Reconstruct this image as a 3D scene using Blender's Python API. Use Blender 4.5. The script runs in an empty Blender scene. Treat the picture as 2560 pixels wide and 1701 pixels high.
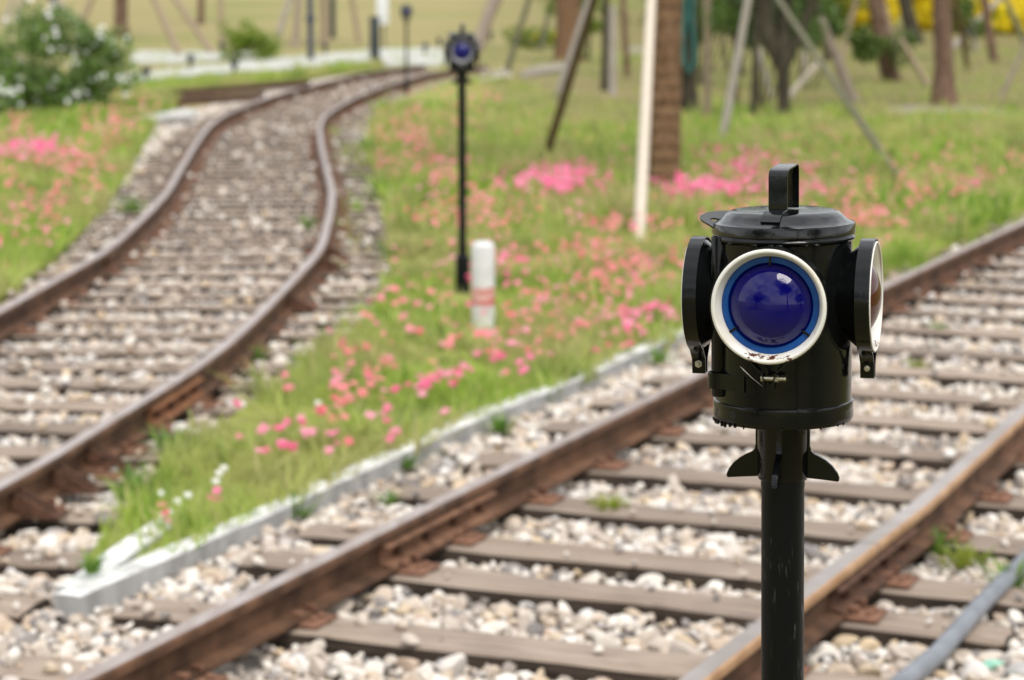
import bpy, bmesh, math, random
import numpy as np
from mathutils import Vector, Matrix, noise as mnoise
rad = math.radians
rng = np.random.default_rng(7)
random.seed(7)
sc = bpy.context.scene
COL = sc.collection

# ------------------------------------------------------------------ camera survey helpers
F = 5866.0; H = 1.8; P = math.atan((850.5 + 20) / F)

def ray(u, v):
    x = (u - 1280) / F; y = -(v - 850.5) / F
    return np.array([x, math.cos(P) + y * math.sin(P), -math.sin(P) + y * math.cos(P)])

def G(u, v, z=0.0):
    d = ray(u, v); t = (z - H) / d[2]
    return d * t + np.array([0, 0, H])

SL0, SL = 80.0, 0.035
def hz(y):                                   # height of the lawn: flat, then a gentle bank
    return SL * max(0.0, y - SL0)

def GT(u, v):                                # meeting point with the lawn, bank included
    p = G(u, v)
    if p[1] <= SL0 and p[1] > 0: return p
    d = ray(u, v); t = (H + SL * SL0) / (SL * d[1] - d[2])
    return d * t + np.array([0, 0, H])

def V(u, v, y):                              # point on the sight line at distance y
    d = ray(u, v); return d * (y / d[1]) + np.array([0, 0, H])

# ------------------------------------------------------------------ object helpers
def link(o, parent=None):
    COL.objects.link(o)
    if parent is not None: o.parent = parent
    return o

def tag(o, label=None, cat=None, group=None, kind=None):
    if label: o['label'] = label
    if cat: o['category'] = cat
    if group: o['group'] = group
    if kind: o['kind'] = kind
    return o

def empty(name, loc, label, cat, group=None, rz=0.0):
    o = bpy.data.objects.new(name, None); link(o)
    o.empty_display_size = 0.05
    o.location = loc; o.rotation_euler = (0, 0, rz)
    return tag(o, label, cat, group)

def mobj(name, bm, mats, parent=None, smooth=True, angle=35):
    me = bpy.data.meshes.new(name)
    bm.normal_update(); bm.to_mesh(me); bm.free()
    if not isinstance(mats, (list, tuple)): mats = [mats]
    for m in mats: me.materials.append(m)
    if smooth:
        me.polygons.foreach_set('use_smooth', [True] * len(me.polygons))
        try: me.set_sharp_from_angle(angle=rad(angle))
        except Exception: pass
    return link(bpy.data.objects.new(name, me), parent)

def meshobj(name, verts, faces, mats, parent=None, smooth=False):
    me = bpy.data.meshes.new(name); me.from_pydata([tuple(v) for v in verts], [], faces)
    if not isinstance(mats, (list, tuple)): mats = [mats]
    for m in mats: me.materials.append(m)
    me.update()
    if smooth: me.polygons.foreach_set('use_smooth', [True] * len(me.polygons))
    return link(bpy.data.objects.new(name, me), parent)

def copy_tree(o, parent=None):
    c = o.copy(); COL.objects.link(c)
    if parent is not None: c.parent = parent
    for ch in list(o.children): copy_tree(ch, c)
    return c

def add_box(bm, c, s, rz=0.0, bev=0.0, mat=0, M=None):
    T = Matrix.Translation(Vector(c)) @ Matrix.Rotation(rz, 4, 'Z') @ Matrix.Diagonal((s[0], s[1], s[2], 1))
    if M is not None: T = M @ T
    r = bmesh.ops.create_cube(bm, size=1.0, matrix=T)
    fs = {f for v in r['verts'] for f in v.link_faces}
    for f in fs: f.material_index = mat
    if bev:
        es = list({e for v in r['verts'] for e in v.link_edges})
        bmesh.ops.bevel(bm, geom=es, offset=bev, segments=2, affect='EDGES', profile=0.5)

def add_lathe(bm, prof, seg=48, M=None, mat=0, close=False, jit=None):
    """prof: (r, z) list; revolved about local Z"""
    rings = []
    for (r, z) in prof:
        if r < 1e-6:
            co = Vector((0, 0, z)); rings.append([bm.verts.new(M @ co if M else co)])
        else:
            ring = []
            for k in range(seg):
                a = 2 * math.pi * k / seg; rr = r * (1 + (jit(a, z) if jit else 0))
                co = Vector((rr * math.cos(a), rr * math.sin(a), z))
                ring.append(bm.verts.new(M @ co if M else co))
            rings.append(ring)
    n = len(rings)
    for i in range(n if close else n - 1):
        A, B = rings[i], rings[(i + 1) % n]
        for k in range(seg):
            k2 = (k + 1) % seg
            if len(A) == 1 and len(B) == 1: continue
            if len(A) == 1: f = bm.faces.new((A[0], B[k], B[k2]))
            elif len(B) == 1: f = bm.faces.new((A[k], B[0], A[k2]))
            else: f = bm.faces.new((A[k], B[k], B[k2], A[k2]))
            f.material_index = mat

def add_tube(bm, pts, radii, seg=10, mat=0, cap=True, jit=0.0):
    pts = [Vector(p) for p in pts]; rings = []
    for i, p in enumerate(pts):
        d = (pts[min(i + 1, len(pts) - 1)] - pts[max(i - 1, 0)]).normalized()
        if i == 0: a = d.cross(Vector((0, 1, 0)) if abs(d.y) < 0.8 else Vector((1, 0, 0))).normalized()
        else: a = (a - d * a.dot(d)).normalized()
        b = d.cross(a)
        r = radii[i] if isinstance(radii, (list, tuple)) else radii
        ring = []
        for k in range(seg):
            t = 2 * math.pi * k / seg
            rr = r * (1 + jit * mnoise.noise(p * 3 + Vector((math.cos(t), math.sin(t), 0)) * 1.3))
            ring.append(bm.verts.new(p + (a * math.cos(t) + b * math.sin(t)) * rr))
        rings.append(ring)
    for A, B in zip(rings[:-1], rings[1:]):
        for k in range(seg):
            f = bm.faces.new((A[k], A[(k + 1) % seg], B[(k + 1) % seg], B[k])); f.material_index = mat
    if cap:
        bm.faces.new(rings[0][::-1]).material_index = mat; bm.faces.new(rings[-1]).material_index = mat

def add_prism(bm, poly, z0, z1, M=None, mat=0):
    """poly in local xy extruded along local z"""
    A = [bm.verts.new((M @ Vector((x, y, z0))) if M else Vector((x, y, z0))) for x, y in poly]
    B = [bm.verts.new((M @ Vector((x, y, z1))) if M else Vector((x, y, z1))) for x, y in poly]
    n = len(poly)
    for i in range(n):
        bm.faces.new((A[i], A[(i + 1) % n], B[(i + 1) % n], B[i])).material_index = mat
    bm.faces.new(A[::-1]).material_index = mat; bm.faces.new(B).material_index = mat
    bmesh.ops.recalc_face_normals(bm, faces=bm.faces[:])

def add_ribbon(bm, path, w0, w1, th, M=None, closed=False):
    """strap: path of (t, z) points in a plane, extruded from w0 to w1 across it, thickness th"""
    n = len(path); outs = []
    for i in range(n):
        a = Vector(path[max(i - 1, 0)]); b = Vector(path[min(i + 1, n - 1)])
        d = (b - a).normalized(); outs.append(Vector((d.y, -d.x)))
    def vv(p, o, k, w):
        q = Vector((p[0] + o.x * k, w, p[1] + o.y * k)); return bm.verts.new(M @ q if M else q)
    rows = []
    for p, o in zip(path, outs):
        rows.append([vv(p, o, 0, w0), vv(p, o, 0, w1), vv(p, o, th, w1), vv(p, o, th, w0)])
    for A, B in zip(rows[:-1], rows[1:]):
        for k in range(4): bm.faces.new((A[k], A[(k + 1) % 4], B[(k + 1) % 4], B[k]))
    bm.faces.new(rows[0]); bm.faces.new(rows[-1][::-1])

# ------------------------------------------------------------------ materials
def newmat(name):
    m = bpy.data.materials.new(name); m.use_nodes = True
    nt = m.node_tree; b = nt.nodes['Principled BSDF']
    return m, nt, b

def N(nt, t, **kw):
    n = nt.nodes.new(t)
    for k, v in kw.items():
        if k in n.inputs: n.inputs[k].default_value = v
        else: setattr(n, k, v)
    return n

def coords(nt, kind='Object', scale=(1, 1, 1)):
    tc = N(nt, 'ShaderNodeTexCoord'); mp = N(nt, 'ShaderNodeMapping')
    mp.inputs['Scale'].default_value = scale
    nt.links.new(tc.outputs[kind], mp.inputs['Vector']); return mp.outputs[0]

def ramp(nt, stops, fac, interp='LINEAR'):
    r = N(nt, 'ShaderNodeValToRGB'); cr = r.color_ramp; cr.interpolation = interp
    while len(cr.elements) < len(stops): cr.elements.new(0.5)
    for e, (p, c) in zip(cr.elements, stops): e.position = p; e.color = (*c, 1)
    nt.links.new(fac, r.inputs[0]); return r.outputs[0]

def mix(nt, a, b, fac, mode='MIX'):
    m = N(nt, 'ShaderNodeMix', data_type='RGBA', blend_type=mode)
    for sock, val in ((m.inputs[6], a), (m.inputs[7], b), (m.inputs[0], fac)):
        if hasattr(val, 'node'): nt.links.new(val, sock)
        else: sock.default_value = (*val, 1) if isinstance(val, tuple) else val
    return m.outputs[2]

def nz(nt, vec, scale, detail=4.0, rough=0.55, dist=0.0):
    n = N(nt, 'ShaderNodeTexNoise'); n.inputs['Scale'].default_value = scale; n.inputs['Detail'].default_value = detail
    n.inputs['Roughness'].default_value = rough; n.inputs['Distortion'].default_value = dist
    if vec is not None: nt.links.new(vec, n.inputs['Vector'])
    return n.outputs['Fac']

def bump(nt, b, h, strength=0.3, dist=0.01):
    n = N(nt, 'ShaderNodeBump'); n.inputs['Strength'].default_value = strength; n.inputs['Distance'].default_value = dist
    nt.links.new(h, n.inputs['Height']); nt.links.new(n.outputs[0], b.inputs['Normal'])

def simple(name, c1, c2, scale=8.0, rough=0.7, metal=0.0, kind='Object', stretch=(1, 1, 1), bstr=0.25, bdist=0.004, lo=0.35, hi=0.65, detail=5, spec=0.5):
    m, nt, b = newmat(name); vec = coords(nt, kind, stretch)
    f = nz(nt, vec, scale, detail)
    nt.links.new(ramp(nt, [(lo, c1), (hi, c2)], f), b.inputs['Base Color'])
    b.inputs['Roughness'].default_value = rough; b.inputs['Metallic'].default_value = metal
    b.inputs['Specular IOR Level'].default_value = spec
    if bstr: bump(nt, b, f, bstr, bdist)
    return m

def mat_blackpaint(name='black_gloss_paint', spec=0.32):
    m, nt, b = newmat(name); vec = coords(nt)
    f = nz(nt, vec, 55, 3)
    chips = nz(nt, coords(nt, 'Object', (1, 1, 0.6)), 60, 6, 0.7)
    mask = ramp(nt, [(0.735, (0, 0, 0)), (0.75, (1, 1, 1))], chips)
    nt.links.new(mix(nt, (0.0045, 0.005, 0.0055), (0.25, 0.22, 0.19), mask), b.inputs['Base Color'])
    rr = ramp(nt, [(0.3, (0.05,) * 3), (0.7, (0.16,) * 3)], nz(nt, vec, 25, 4))
    nt.links.new(rr, b.inputs['Roughness'])
    h = mix(nt, f, nz(nt, vec, 400, 2), 0.15)
    bump(nt, b, h, 0.12, 0.004)
    b.inputs['Specular IOR Level'].default_value = spec
    return m

def mat_pole():
    m, nt, b = newmat('black_pole_paint'); vec = coords(nt, 'Object')
    mp = N(nt, 'ShaderNodeMapping'); mp.inputs['Rotation'].default_value = (0, rad(28), 0); mp.inputs['Scale'].default_value = (420, 60, 45)
    tc = N(nt, 'ShaderNodeTexCoord'); nt.links.new(tc.outputs['Object'], mp.inputs['Vector'])
    scr = N(nt, 'ShaderNodeTexNoise'); scr.inputs['Scale'].default_value = 1.0; scr.inputs['Detail'].default_value = 3
    nt.links.new(mp.outputs[0], scr.inputs['Vector'])
    big = nz(nt, coords(nt, 'Object', (18, 18, 9)), 1.0, 2)
    mul = N(nt, 'ShaderNodeMath', operation='MULTIPLY')
    nt.links.new(scr.outputs['Fac'], mul.inputs[0]); nt.links.new(big, mul.inputs[1])
    mask = ramp(nt, [(0.31, (0, 0, 0)), (0.42, (0.8,) * 3)], mul.outputs[0])
    nt.links.new(mix(nt, (0.0045, 0.0055, 0.006), (0.10, 0.10, 0.10), mask), b.inputs['Base Color'])
    b.inputs['Roughness'].default_value = 0.42; b.inputs['Specular IOR Level'].default_value = 0.16
    bump(nt, b, nz(nt, vec, 120, 3), 0.08, 0.003)
    return m

def mat_enamel(white=(0.82, 0.81, 0.77), rust=True):
    m, nt, b = newmat('white_enamel'); vec = coords(nt)
    sep = N(nt, 'ShaderNodeSeparateXYZ'); nt.links.new(vec, sep.inputs[0])
    f = nz(nt, vec, 75, 6, 0.7)
    # wear gathers on the lowest part of the rolled rim
    mr = N(nt, 'ShaderNodeMapRange'); mr.inputs[1].default_value = -0.040; mr.inputs[2].default_value = -0.064
    mr.inputs[3].default_value = 0.0; mr.inputs[4].default_value = 0.20
    nt.links.new(sep.outputs[2], mr.inputs[0])
    add = N(nt, 'ShaderNodeMath', operation='ADD'); nt.links.new(f, add.inputs[0]); nt.links.new(mr.outputs[0], add.inputs[1])
    k = 0.655 if rust else 2
    mask = ramp(nt, [(k, (0, 0, 0)), (k + 0.04, (1, 1, 1))], add.outputs[0]) if rust else None
    basec = mix(nt, white, tuple(c * d for c, d in zip(white, (0.86, 0.80, 0.70))), ramp(nt, [(0.45, (0, 0, 0)), (0.7, (1, 1, 1))], nz(nt, vec, 18, 3)))
    if rust: basec = mix(nt, basec, (0.11, 0.035, 0.016), mask)
    nt.links.new(basec, b.inputs['Base Color']); b.inputs['Roughness'].default_value = 0.28
    bump(nt, b, nz(nt, vec, 90, 3), 0.15, 0.003)
    return m

def mat_lens(name, col, deep, share=0.5):
    """coloured glass: part of the light passes through to the reflector, part is scattered by the deep tint"""
    m, nt, b = newmat(name)
    b.inputs['Base Color'].default_value = (*col, 1); b.inputs['Roughness'].default_value = 0.02
    b.inputs['IOR'].default_value = 1.5; b.inputs['Transmission Weight'].default_value = 1.0
    p2 = N(nt, 'ShaderNodeBsdfPrincipled'); p2.inputs['Base Color'].default_value = (*deep, 1); p2.inputs['Roughness'].default_value = 0.03
    p2.inputs['IOR'].default_value = 1.42
    ms = N(nt, 'ShaderNodeMixShader'); ms.inputs[0].default_value = share
    out = [n for n in nt.nodes if n.type == 'OUTPUT_MATERIAL'][0]
    nt.links.new(b.outputs[0], ms.inputs[1]); nt.links.new(p2.outputs[0], ms.inputs[2]); nt.links.new(ms.outputs[0], out.inputs[0])
    return m

def mat_stones():
    m, nt, b = newmat('pale_ballast_stone')
    g = N(nt, 'ShaderNodeNewGeometry')
    c = ramp(nt, [(0.0, (0.16, 0.15, 0.15)), (0.08, (0.28, 0.26, 0.25)), (0.16, (0.46, 0.40, 0.35)), (0.30, (0.60, 0.54, 0.47)),
                  (0.42, (0.52, 0.41, 0.32)), (0.50, (0.70, 0.66, 0.60)), (0.66, (0.80, 0.77, 0.72)), (0.78, (0.56, 0.50, 0.46)),
                  (0.86, (0.62, 0.49, 0.33)), (0.93, (0.42, 0.40, 0.40)), (1.0, (0.82, 0.80, 0.77))], g.outputs['Random Per Island'])
    vec = coords(nt, 'Object')
    f = nz(nt, vec, 45, 5, 0.65)
    c2 = mix(nt, c, (0.40, 0.33, 0.26), ramp(nt, [(0.52, (0, 0, 0)), (0.72, (0.55,) * 3)], f))
    c2 = mix(nt, c2, (0.97, 0.955, 0.935), 1.0, 'MULTIPLY')
    gp_ = N(nt, 'ShaderNodeNewGeometry'); st = nz(nt, gp_.outputs['Position'], 1.6, 4, 0.65)
    c2 = mix(nt, c2, (0.62, 0.47, 0.36), ramp(nt, [(0.56, (0, 0, 0)), (0.74, (0.5,) * 3)], st), 'MULTIPLY')
    nt.links.new(c2, b.inputs['Base Color']); b.inputs['Roughness'].default_value = 0.8
    b.inputs['Specular IOR Level'].default_value = 0.25
    bump(nt, b, nz(nt, vec, 130, 4), 0.35, 0.004)
    return m

def mat_wood():
    m, nt, b = newmat('weathered_sleeper_wood')
    oi = N(nt, 'ShaderNodeObjectInfo')
    tc = N(nt, 'ShaderNodeTexCoord'); mp = N(nt, 'ShaderNodeMapping'); mp.inputs['Scale'].default_value = (1.2, 22, 22)
    av = N(nt, 'ShaderNodeVectorMath', operation='ADD')
    sc_ = N(nt, 'ShaderNodeVectorMath', operation='SCALE'); sc_.inputs[3].default_value = 37.0
    cb = N(nt, 'ShaderNodeCombineXYZ')
    nt.links.new(oi.outputs['Random'], cb.inputs[0]); nt.links.new(oi.outputs['Random'], cb.inputs[1])
    nt.links.new(cb.outputs[0], sc_.inputs[0])
    nt.links.new(tc.outputs['Object'], av.inputs[0]); nt.links.new(sc_.outputs[0], av.inputs[1]); nt.links.new(av.outputs[0], mp.inputs['Vector'])
    g1 = nz(nt, mp.outputs[0], 1.6, 6, 0.6, 0.4)
    c = ramp(nt, [(0.25, (0.15, 0.108, 0.078)), (0.38, (0.33, 0.255, 0.195)), (0.60, (0.44, 0.355, 0.285)), (0.8, (0.54, 0.46, 0.385))], g1)
    patch = nz(nt, av.outputs[0], 2.4, 4)
    c = mix(nt, c, (0.25, 0.195, 0.165), ramp(nt, [(0.50, (0, 0, 0)), (0.72, (0.7,) * 3)], patch))
    crack = nz(nt, mp.outputs[0], 5.0, 3, 0.5, 0.8)
    c = mix(nt, c, (0.035, 0.026, 0.02), ramp(nt, [(0.29, (0.9,) * 3), (0.36, (0, 0, 0))], crack))
    hv = N(nt, 'ShaderNodeHueSaturation'); vr = N(nt, 'ShaderNodeMapRange'); vr.inputs[3].default_value = 0.60; vr.inputs[4].default_value = 0.92
    nt.links.new(oi.outputs['Random'], vr.inputs[0]); nt.links.new(vr.outputs[0], hv.inputs['Value']); nt.links.new(c, hv.inputs['Color'])
    nt.links.new(hv.outputs[0], b.inputs['Base Color']); b.inputs['Roughness'].default_value = 0.85
    b.inputs['Specular IOR Level'].default_value = 0.25
    bump(nt, b, g1, 0.6, 0.008)
    return m

def mat_leafy(name, stops, patch=None, trans=0.35, pscale=0.8, rough=0.55):
    """colour by leaf or blade (random per mesh island) + patches over the ground; light passes through"""
    m, nt, b = newmat(name)
    g = N(nt, 'ShaderNodeNewGeometry'); c = ramp(nt, stops, g.outputs['Random Per Island'])
    if patch:
        fd = nz(nt, g.outputs['Position'], 1.9, 3, 0.6)
        c = mix(nt, c, (0.11, 0.23, 0.03), ramp(nt, [(0.50, (0, 0, 0)), (0.68, (0.85,) * 3)], fd))
        f = nz(nt, g.outputs['Position'], pscale, 4, 0.65)
        c = mix(nt, c, patch, ramp(nt, [(0.43, (0, 0, 0)), (0.63, (0.85,) * 3)], f))
    nt.links.new(c, b.inputs['Base Color']); b.inputs['Roughness'].default_value = rough
    b.inputs['Specular IOR Level'].default_value = 0.3
    tr = N(nt, 'ShaderNodeBsdfTranslucent'); nt.links.new(c, tr.inputs['Color'])
    ms = N(nt, 'ShaderNodeMixShader'); ms.inputs[0].default_value = trans
    out = [n for n in nt.nodes if n.type == 'OUTPUT_MATERIAL'][0]
    nt.links.new(b.outputs[0], ms.inputs[1]); nt.links.new(tr.outputs[0], ms.inputs[2]); nt.links.new(ms.outputs[0], out.inputs[0])
    return m

def mat_ground(name, stops, s1=0.35, s2=6.0, rough=0.95, straw=None):
    m, nt, b = newmat(name); g = N(nt, 'ShaderNodeNewGeometry')
    a = nz(nt, g.outputs['Position'], s1, 5, 0.6); d = nz(nt, g.outputs['Position'], s2, 4, 0.7)
    mx = N(nt, 'ShaderNodeMath', operation='MULTIPLY_ADD'); mx.inputs[1].default_value = 0.35
    nt.links.new(d, mx.inputs[0])
    sb = N(nt, 'ShaderNodeMath', operation='SUBTRACT'); sb.inputs[1].default_value = 0.175
    nt.links.new(a, mx.inputs[2]); nt.links.new(mx.outputs[0], sb.inputs[0])
    c = ramp(nt, stops, sb.outputs[0])
    if straw:
        sp = N(nt, 'ShaderNodeSeparateXYZ'); nt.links.new(g.outputs['Position'], sp.inputs[0])
        mr = N(nt, 'ShaderNodeMapRange'); mr.inputs[1].default_value = 5.0; mr.inputs[2].default_value = -3.0; mr.inputs[3].default_value = 0.0; mr.inputs[4].default_value = 0.75
        nt.links.new(sp.outputs[0], mr.inputs[0]); c = mix(nt, c, straw, mr.outputs[0])
        c = mix(nt, c, (0.15, 0.19, 0.04), ramp(nt, [(0.52, (0, 0, 0)), (0.68, (0.7,) * 3)], nz(nt, g.outputs['Position'], 0.12, 4)))
    nt.links.new(c, b.inputs['Base Color'])
    b.inputs['Roughness'].default_value = rough; b.inputs['Specular IOR Level'].default_value = 0.15
    bump(nt, b, d, 0.5, 0.03)
    return m

M = {}
M['black'] = mat_blackpaint(); M['blacklid'] = mat_blackpaint('black_lid_paint', 0.6); M['pole'] = mat_pole()
M['enamel'] = mat_enamel(); M['greyring'] = mat_enamel((0.20, 0.205, 0.225), False)
M['bluering'] = simple('blue_painted_ring', (0.004, 0.055, 0.24), (0.007, 0.08, 0.31), 40, 0.4, bstr=0.1, spec=0.3)
M['bluelens'] = mat_lens('blue_glass', (0.13, 0.06, 0.97), (0.002, 0.001, 0.155), 0.6)
M['amberlens'] = mat_lens('amber_glass', (0.70, 0.20, 0.08), (0.075, 0.012, 0.004), 0.8)
M['reflector'] = simple('dull_reflector', (0.65, 0.65, 0.65), (0.8, 0.8, 0.8), 30, 0.4, 0.7, bstr=0.1)
M['zinc'] = simple('zinc_bolt', (0.42, 0.39, 0.30), (0.6, 0.57, 0.47), 200, 0.35, 0.9, bstr=0.1)
M['scratch'] = simple('bare_scratch', (0.55, 0.53, 0.5), (0.7, 0.68, 0.65), 300, 0.6, bstr=0)
M['railtop'] = simple('worn_rail_head', (0.30, 0.235, 0.20), (0.42, 0.36, 0.335), 3, 0.42, 0.35, stretch=(6, 1, 6), bstr=0.1, bdist=0.001)
M['railtop_tan'] = simple('worn_rail_head_tan', (0.27, 0.23, 0.205), (0.40, 0.36, 0.34), 3, 0.42, 0.35, bstr=0.1, bdist=0.001)
M['railside'] = simple('rusty_rail_web', (0.055, 0.028, 0.015), (0.16, 0.082, 0.045), 7, 0.75, 0.1, bstr=0.4, bdist=0.003, spec=0.3)
M['railtan'] = simple('tan_rust', (0.34, 0.19, 0.09), (0.50, 0.31, 0.17), 9, 0.6, 0.15, bstr=0.3, bdist=0.002)
M['fish'] = simple('brown_rust_plate', (0.10, 0.05, 0.028), (0.22, 0.115, 0.068), 14, 0.8, bstr=0.4, spec=0.25)
M['rust'] = simple('orange_rust_plate', (0.12, 0.056, 0.034), (0.26, 0.14, 0.092), 22, 0.85, bstr=0.5, spec=0.2)
M['rustdark'] = simple('dark_rust', (0.055, 0.028, 0.018), (0.13, 0.065, 0.04), 25, 0.8, bstr=0.5, spec=0.25)
M['rustorange'] = simple('fresh_orange_rust', (0.15, 0.062, 0.03), (0.27, 0.125, 0.062), 20, 0.85, bstr=0.4, spec=0.2)
M['stone'] = mat_stones(); M['wood'] = mat_wood(); M['woodside'] = simple('shade_darkened_side', (0.028, 0.021, 0.016), (0.085, 0.064, 0.050), 5, 0.85, stretch=(1, 12, 12), bstr=0.5, spec=0.2)  # sleeper sides coloured dark to paint in the shade at the ballast gap
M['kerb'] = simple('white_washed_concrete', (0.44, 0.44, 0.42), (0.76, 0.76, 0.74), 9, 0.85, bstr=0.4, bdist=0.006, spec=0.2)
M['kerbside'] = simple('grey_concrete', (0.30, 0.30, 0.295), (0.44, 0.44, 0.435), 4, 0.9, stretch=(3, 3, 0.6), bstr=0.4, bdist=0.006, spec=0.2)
M['pipe'] = simple('grey_plastic_pipe', (0.12, 0.13, 0.15), (0.21, 0.225, 0.25), 6, 0.45, bstr=0.1)
M['ballastbed'] = mat_ground('ballast_bed_soil', [(0.3, (0.24, 0.21, 0.175)), (0.5, (0.40, 0.36, 0.31)), (0.7, (0.54, 0.50, 0.45))], 2.5, 30)
M['bedsoil'] = mat_ground('bed_soil', [(0.3, (0.13, 0.17, 0.035)), (0.5, (0.24, 0.27, 0.06)), (0.7, (0.33, 0.29, 0.12))], 0.9, 9)
M['lawn'] = mat_ground('dry_lawn', [(0.28, (0.105, 0.112, 0.028)), (0.42, (0.165, 0.148, 0.050)), (0.52, (0.195, 0.158, 0.065)), (0.64, (0.135, 0.150, 0.036)), (0.8, (0.185, 0.158, 0.058))], 0.22, 3.0, straw=(0.31, 0.265, 0.12))
M['path'] = mat_ground('pale_concrete_path', [(0.3, (0.40, 0.40, 0.37)), (0.7, (0.52, 0.52, 0.49))], 0.6, 6)
M['sand'] = mat_ground('pale_bare_soil', [(0.3, (0.24, 0.21, 0.165)), (0.7, (0.33, 0.29, 0.24))], 0.6, 6)
M['grass'] = mat_leafy('meadow_grass', [(0, (0.13, 0.28, 0.03)), (0.25, (0.30, 0.47, 0.05)), (0.5, (0.43, 0.57, 0.09)), (0.75, (0.47, 0.54, 0.14)), (0.9, (0.52, 0.47, 0.23)), (1, (0.36, 0.50, 0.08))], (0.53, 0.46, 0.22), 0.5, 0.42)
M['weed'] = mat_leafy('green_weed', [(0, (0.08, 0.20, 0.03)), (0.5, (0.16, 0.30, 0.05)), (1, (0.27, 0.38, 0.07))], None, 0.35)
M['moss'] = mat_leafy('yellow_green_weed', [(0, (0.20, 0.28, 0.03)), (0.5, (0.30, 0.36, 0.05)), (1, (0.38, 0.40, 0.08))], None, 0.35)
M['pink'] = mat_leafy('pink_petal', [(0, (0.78, 0.15, 0.20)), (0.35, (0.90, 0.32, 0.36)), (0.7, (0.80, 0.27, 0.30)), (1, (0.90, 0.37, 0.50))], None, 0.3)
M['hotpink'] = mat_leafy('bright_pink_petal', [(0, (0.82, 0.11, 0.28)), (0.5, (0.90, 0.22, 0.42)), (1, (0.93, 0.42, 0.56))], None, 0.3)
M['whiteflower_and_glint'] = mat_leafy('white_petal_and_glint', [(0, (0.75, 0.75, 0.72)), (1, (0.85, 0.85, 0.83))], None, 0.25)  # real petals, and painted leaf glints on the left bushes
M['yellowflower'] = mat_leafy('yellow_petal', [(0, (0.66, 0.48, 0.01)), (1, (0.80, 0.68, 0.02))], None, 0.3)
M['leaf'] = mat_leafy('dark_leaf', [(0, (0.03, 0.07, 0.012)), (0.5, (0.08, 0.15, 0.022)), (1, (0.17, 0.25, 0.045))], None, 0.3, rough=0.35)
M['leafmid'] = mat_leafy('mid_green_leaf', [(0, (0.07, 0.15, 0.03)), (0.5, (0.17, 0.29, 0.06)), (0.85, (0.27, 0.38, 0.10)), (1, (0.55, 0.60, 0.42))], None, 0.4, rough=0.25)
M['leafbright'] = mat_leafy('bright_leaf', [(0, (0.10, 0.17, 0.02)), (0.5, (0.20, 0.30, 0.03)), (1, (0.32, 0.40, 0.05))], None, 0.4)
M['bark'] = simple('dark_bark', (0.030, 0.026, 0.018), (0.085, 0.075, 0.052), 7, 0.95, stretch=(3, 3, 0.7), bstr=0.7, bdist=0.02, spec=0.15)
M['barkbrown'] = simple('brown_bark', (0.10, 0.060, 0.040), (0.20, 0.130, 0.092), 5, 0.95, stretch=(2, 2, 0.8), bstr=0.6, bdist=0.02, spec=0.15)
M['barkgrey'] = simple('grey_bark', (0.24, 0.19, 0.155), (0.36, 0.30, 0.25), 5, 0.95, stretch=(2, 2, 0.8), bstr=0.5, bdist=0.02, spec=0.15)
M['propwhite'] = simple('peeled_pale_timber', (0.52, 0.45, 0.36), (0.64, 0.57, 0.48), 6, 0.7, stretch=(8, 8, 0.7), bstr=0.3, spec=0.2)
M['propgrey'] = simple('grey_timber', (0.30, 0.26, 0.23), (0.44, 0.40, 0.36), 6, 0.85, stretch=(8, 8, 0.7), bstr=0.3, spec=0.2)
M['propbuff'] = simple('buff_timber', (0.27, 0.205, 0.14), (0.37, 0.295, 0.215), 6, 0.85, stretch=(8, 8, 0.7), bstr=0.3, spec=0.2)
M['propdark'] = simple('dark_timber', (0.045, 0.030, 0.010), (0.11, 0.075, 0.030), 6, 0.85, stretch=(8, 8, 0.7), bstr=0.4, spec=0.2)
M['propmoss'] = simple('mossy_timber', (0.10, 0.10, 0.05), (0.20, 0.19, 0.13), 6, 0.85, stretch=(8, 8, 0.7), bstr=0.4, spec=0.2)
M['hose'] = simple('teal_plastic', (0.01, 0.10, 0.09), (0.03, 0.18, 0.16), 10, 0.4, bstr=0)
M['bollardwhite'] = simple('white_post_paint', (0.56, 0.56, 0.56), (0.68, 0.68, 0.68), 14, 0.6, bstr=0.2)
M['bollardred'] = simple('faded_red_paint', (0.50, 0.09, 0.09), (0.66, 0.42, 0.38), 12, 0.7, stretch=(1.0, 1.0, 2.5), bstr=0.2, lo=0.45, hi=0.62)
M['darkmetal'] = simple('dark_green_metal', (0.012, 0.02, 0.02), (0.025, 0.035, 0.035), 10, 0.5, bstr=0.1)
M['navy'] = simple('navy_metal', (0.015, 0.022, 0.05), (0.03, 0.04, 0.08), 10, 0.5, bstr=0.1)
M['signwhite'] = simple('white_panel', (0.66, 0.68, 0.70), (0.74, 0.75, 0.77), 5, 0.6, bstr=0.1)
M['turquoise'] = simple('turquoise_stone', (0.22, 0.50, 0.38), (0.33, 0.60, 0.46), 40, 0.5, bstr=0.2)
M['boulder'] = simple('pale_rock', (0.30, 0.30, 0.285), (0.58, 0.57, 0.55), 9, 0.9, bstr=0.6, bdist=0.02, spec=0.2)

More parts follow.
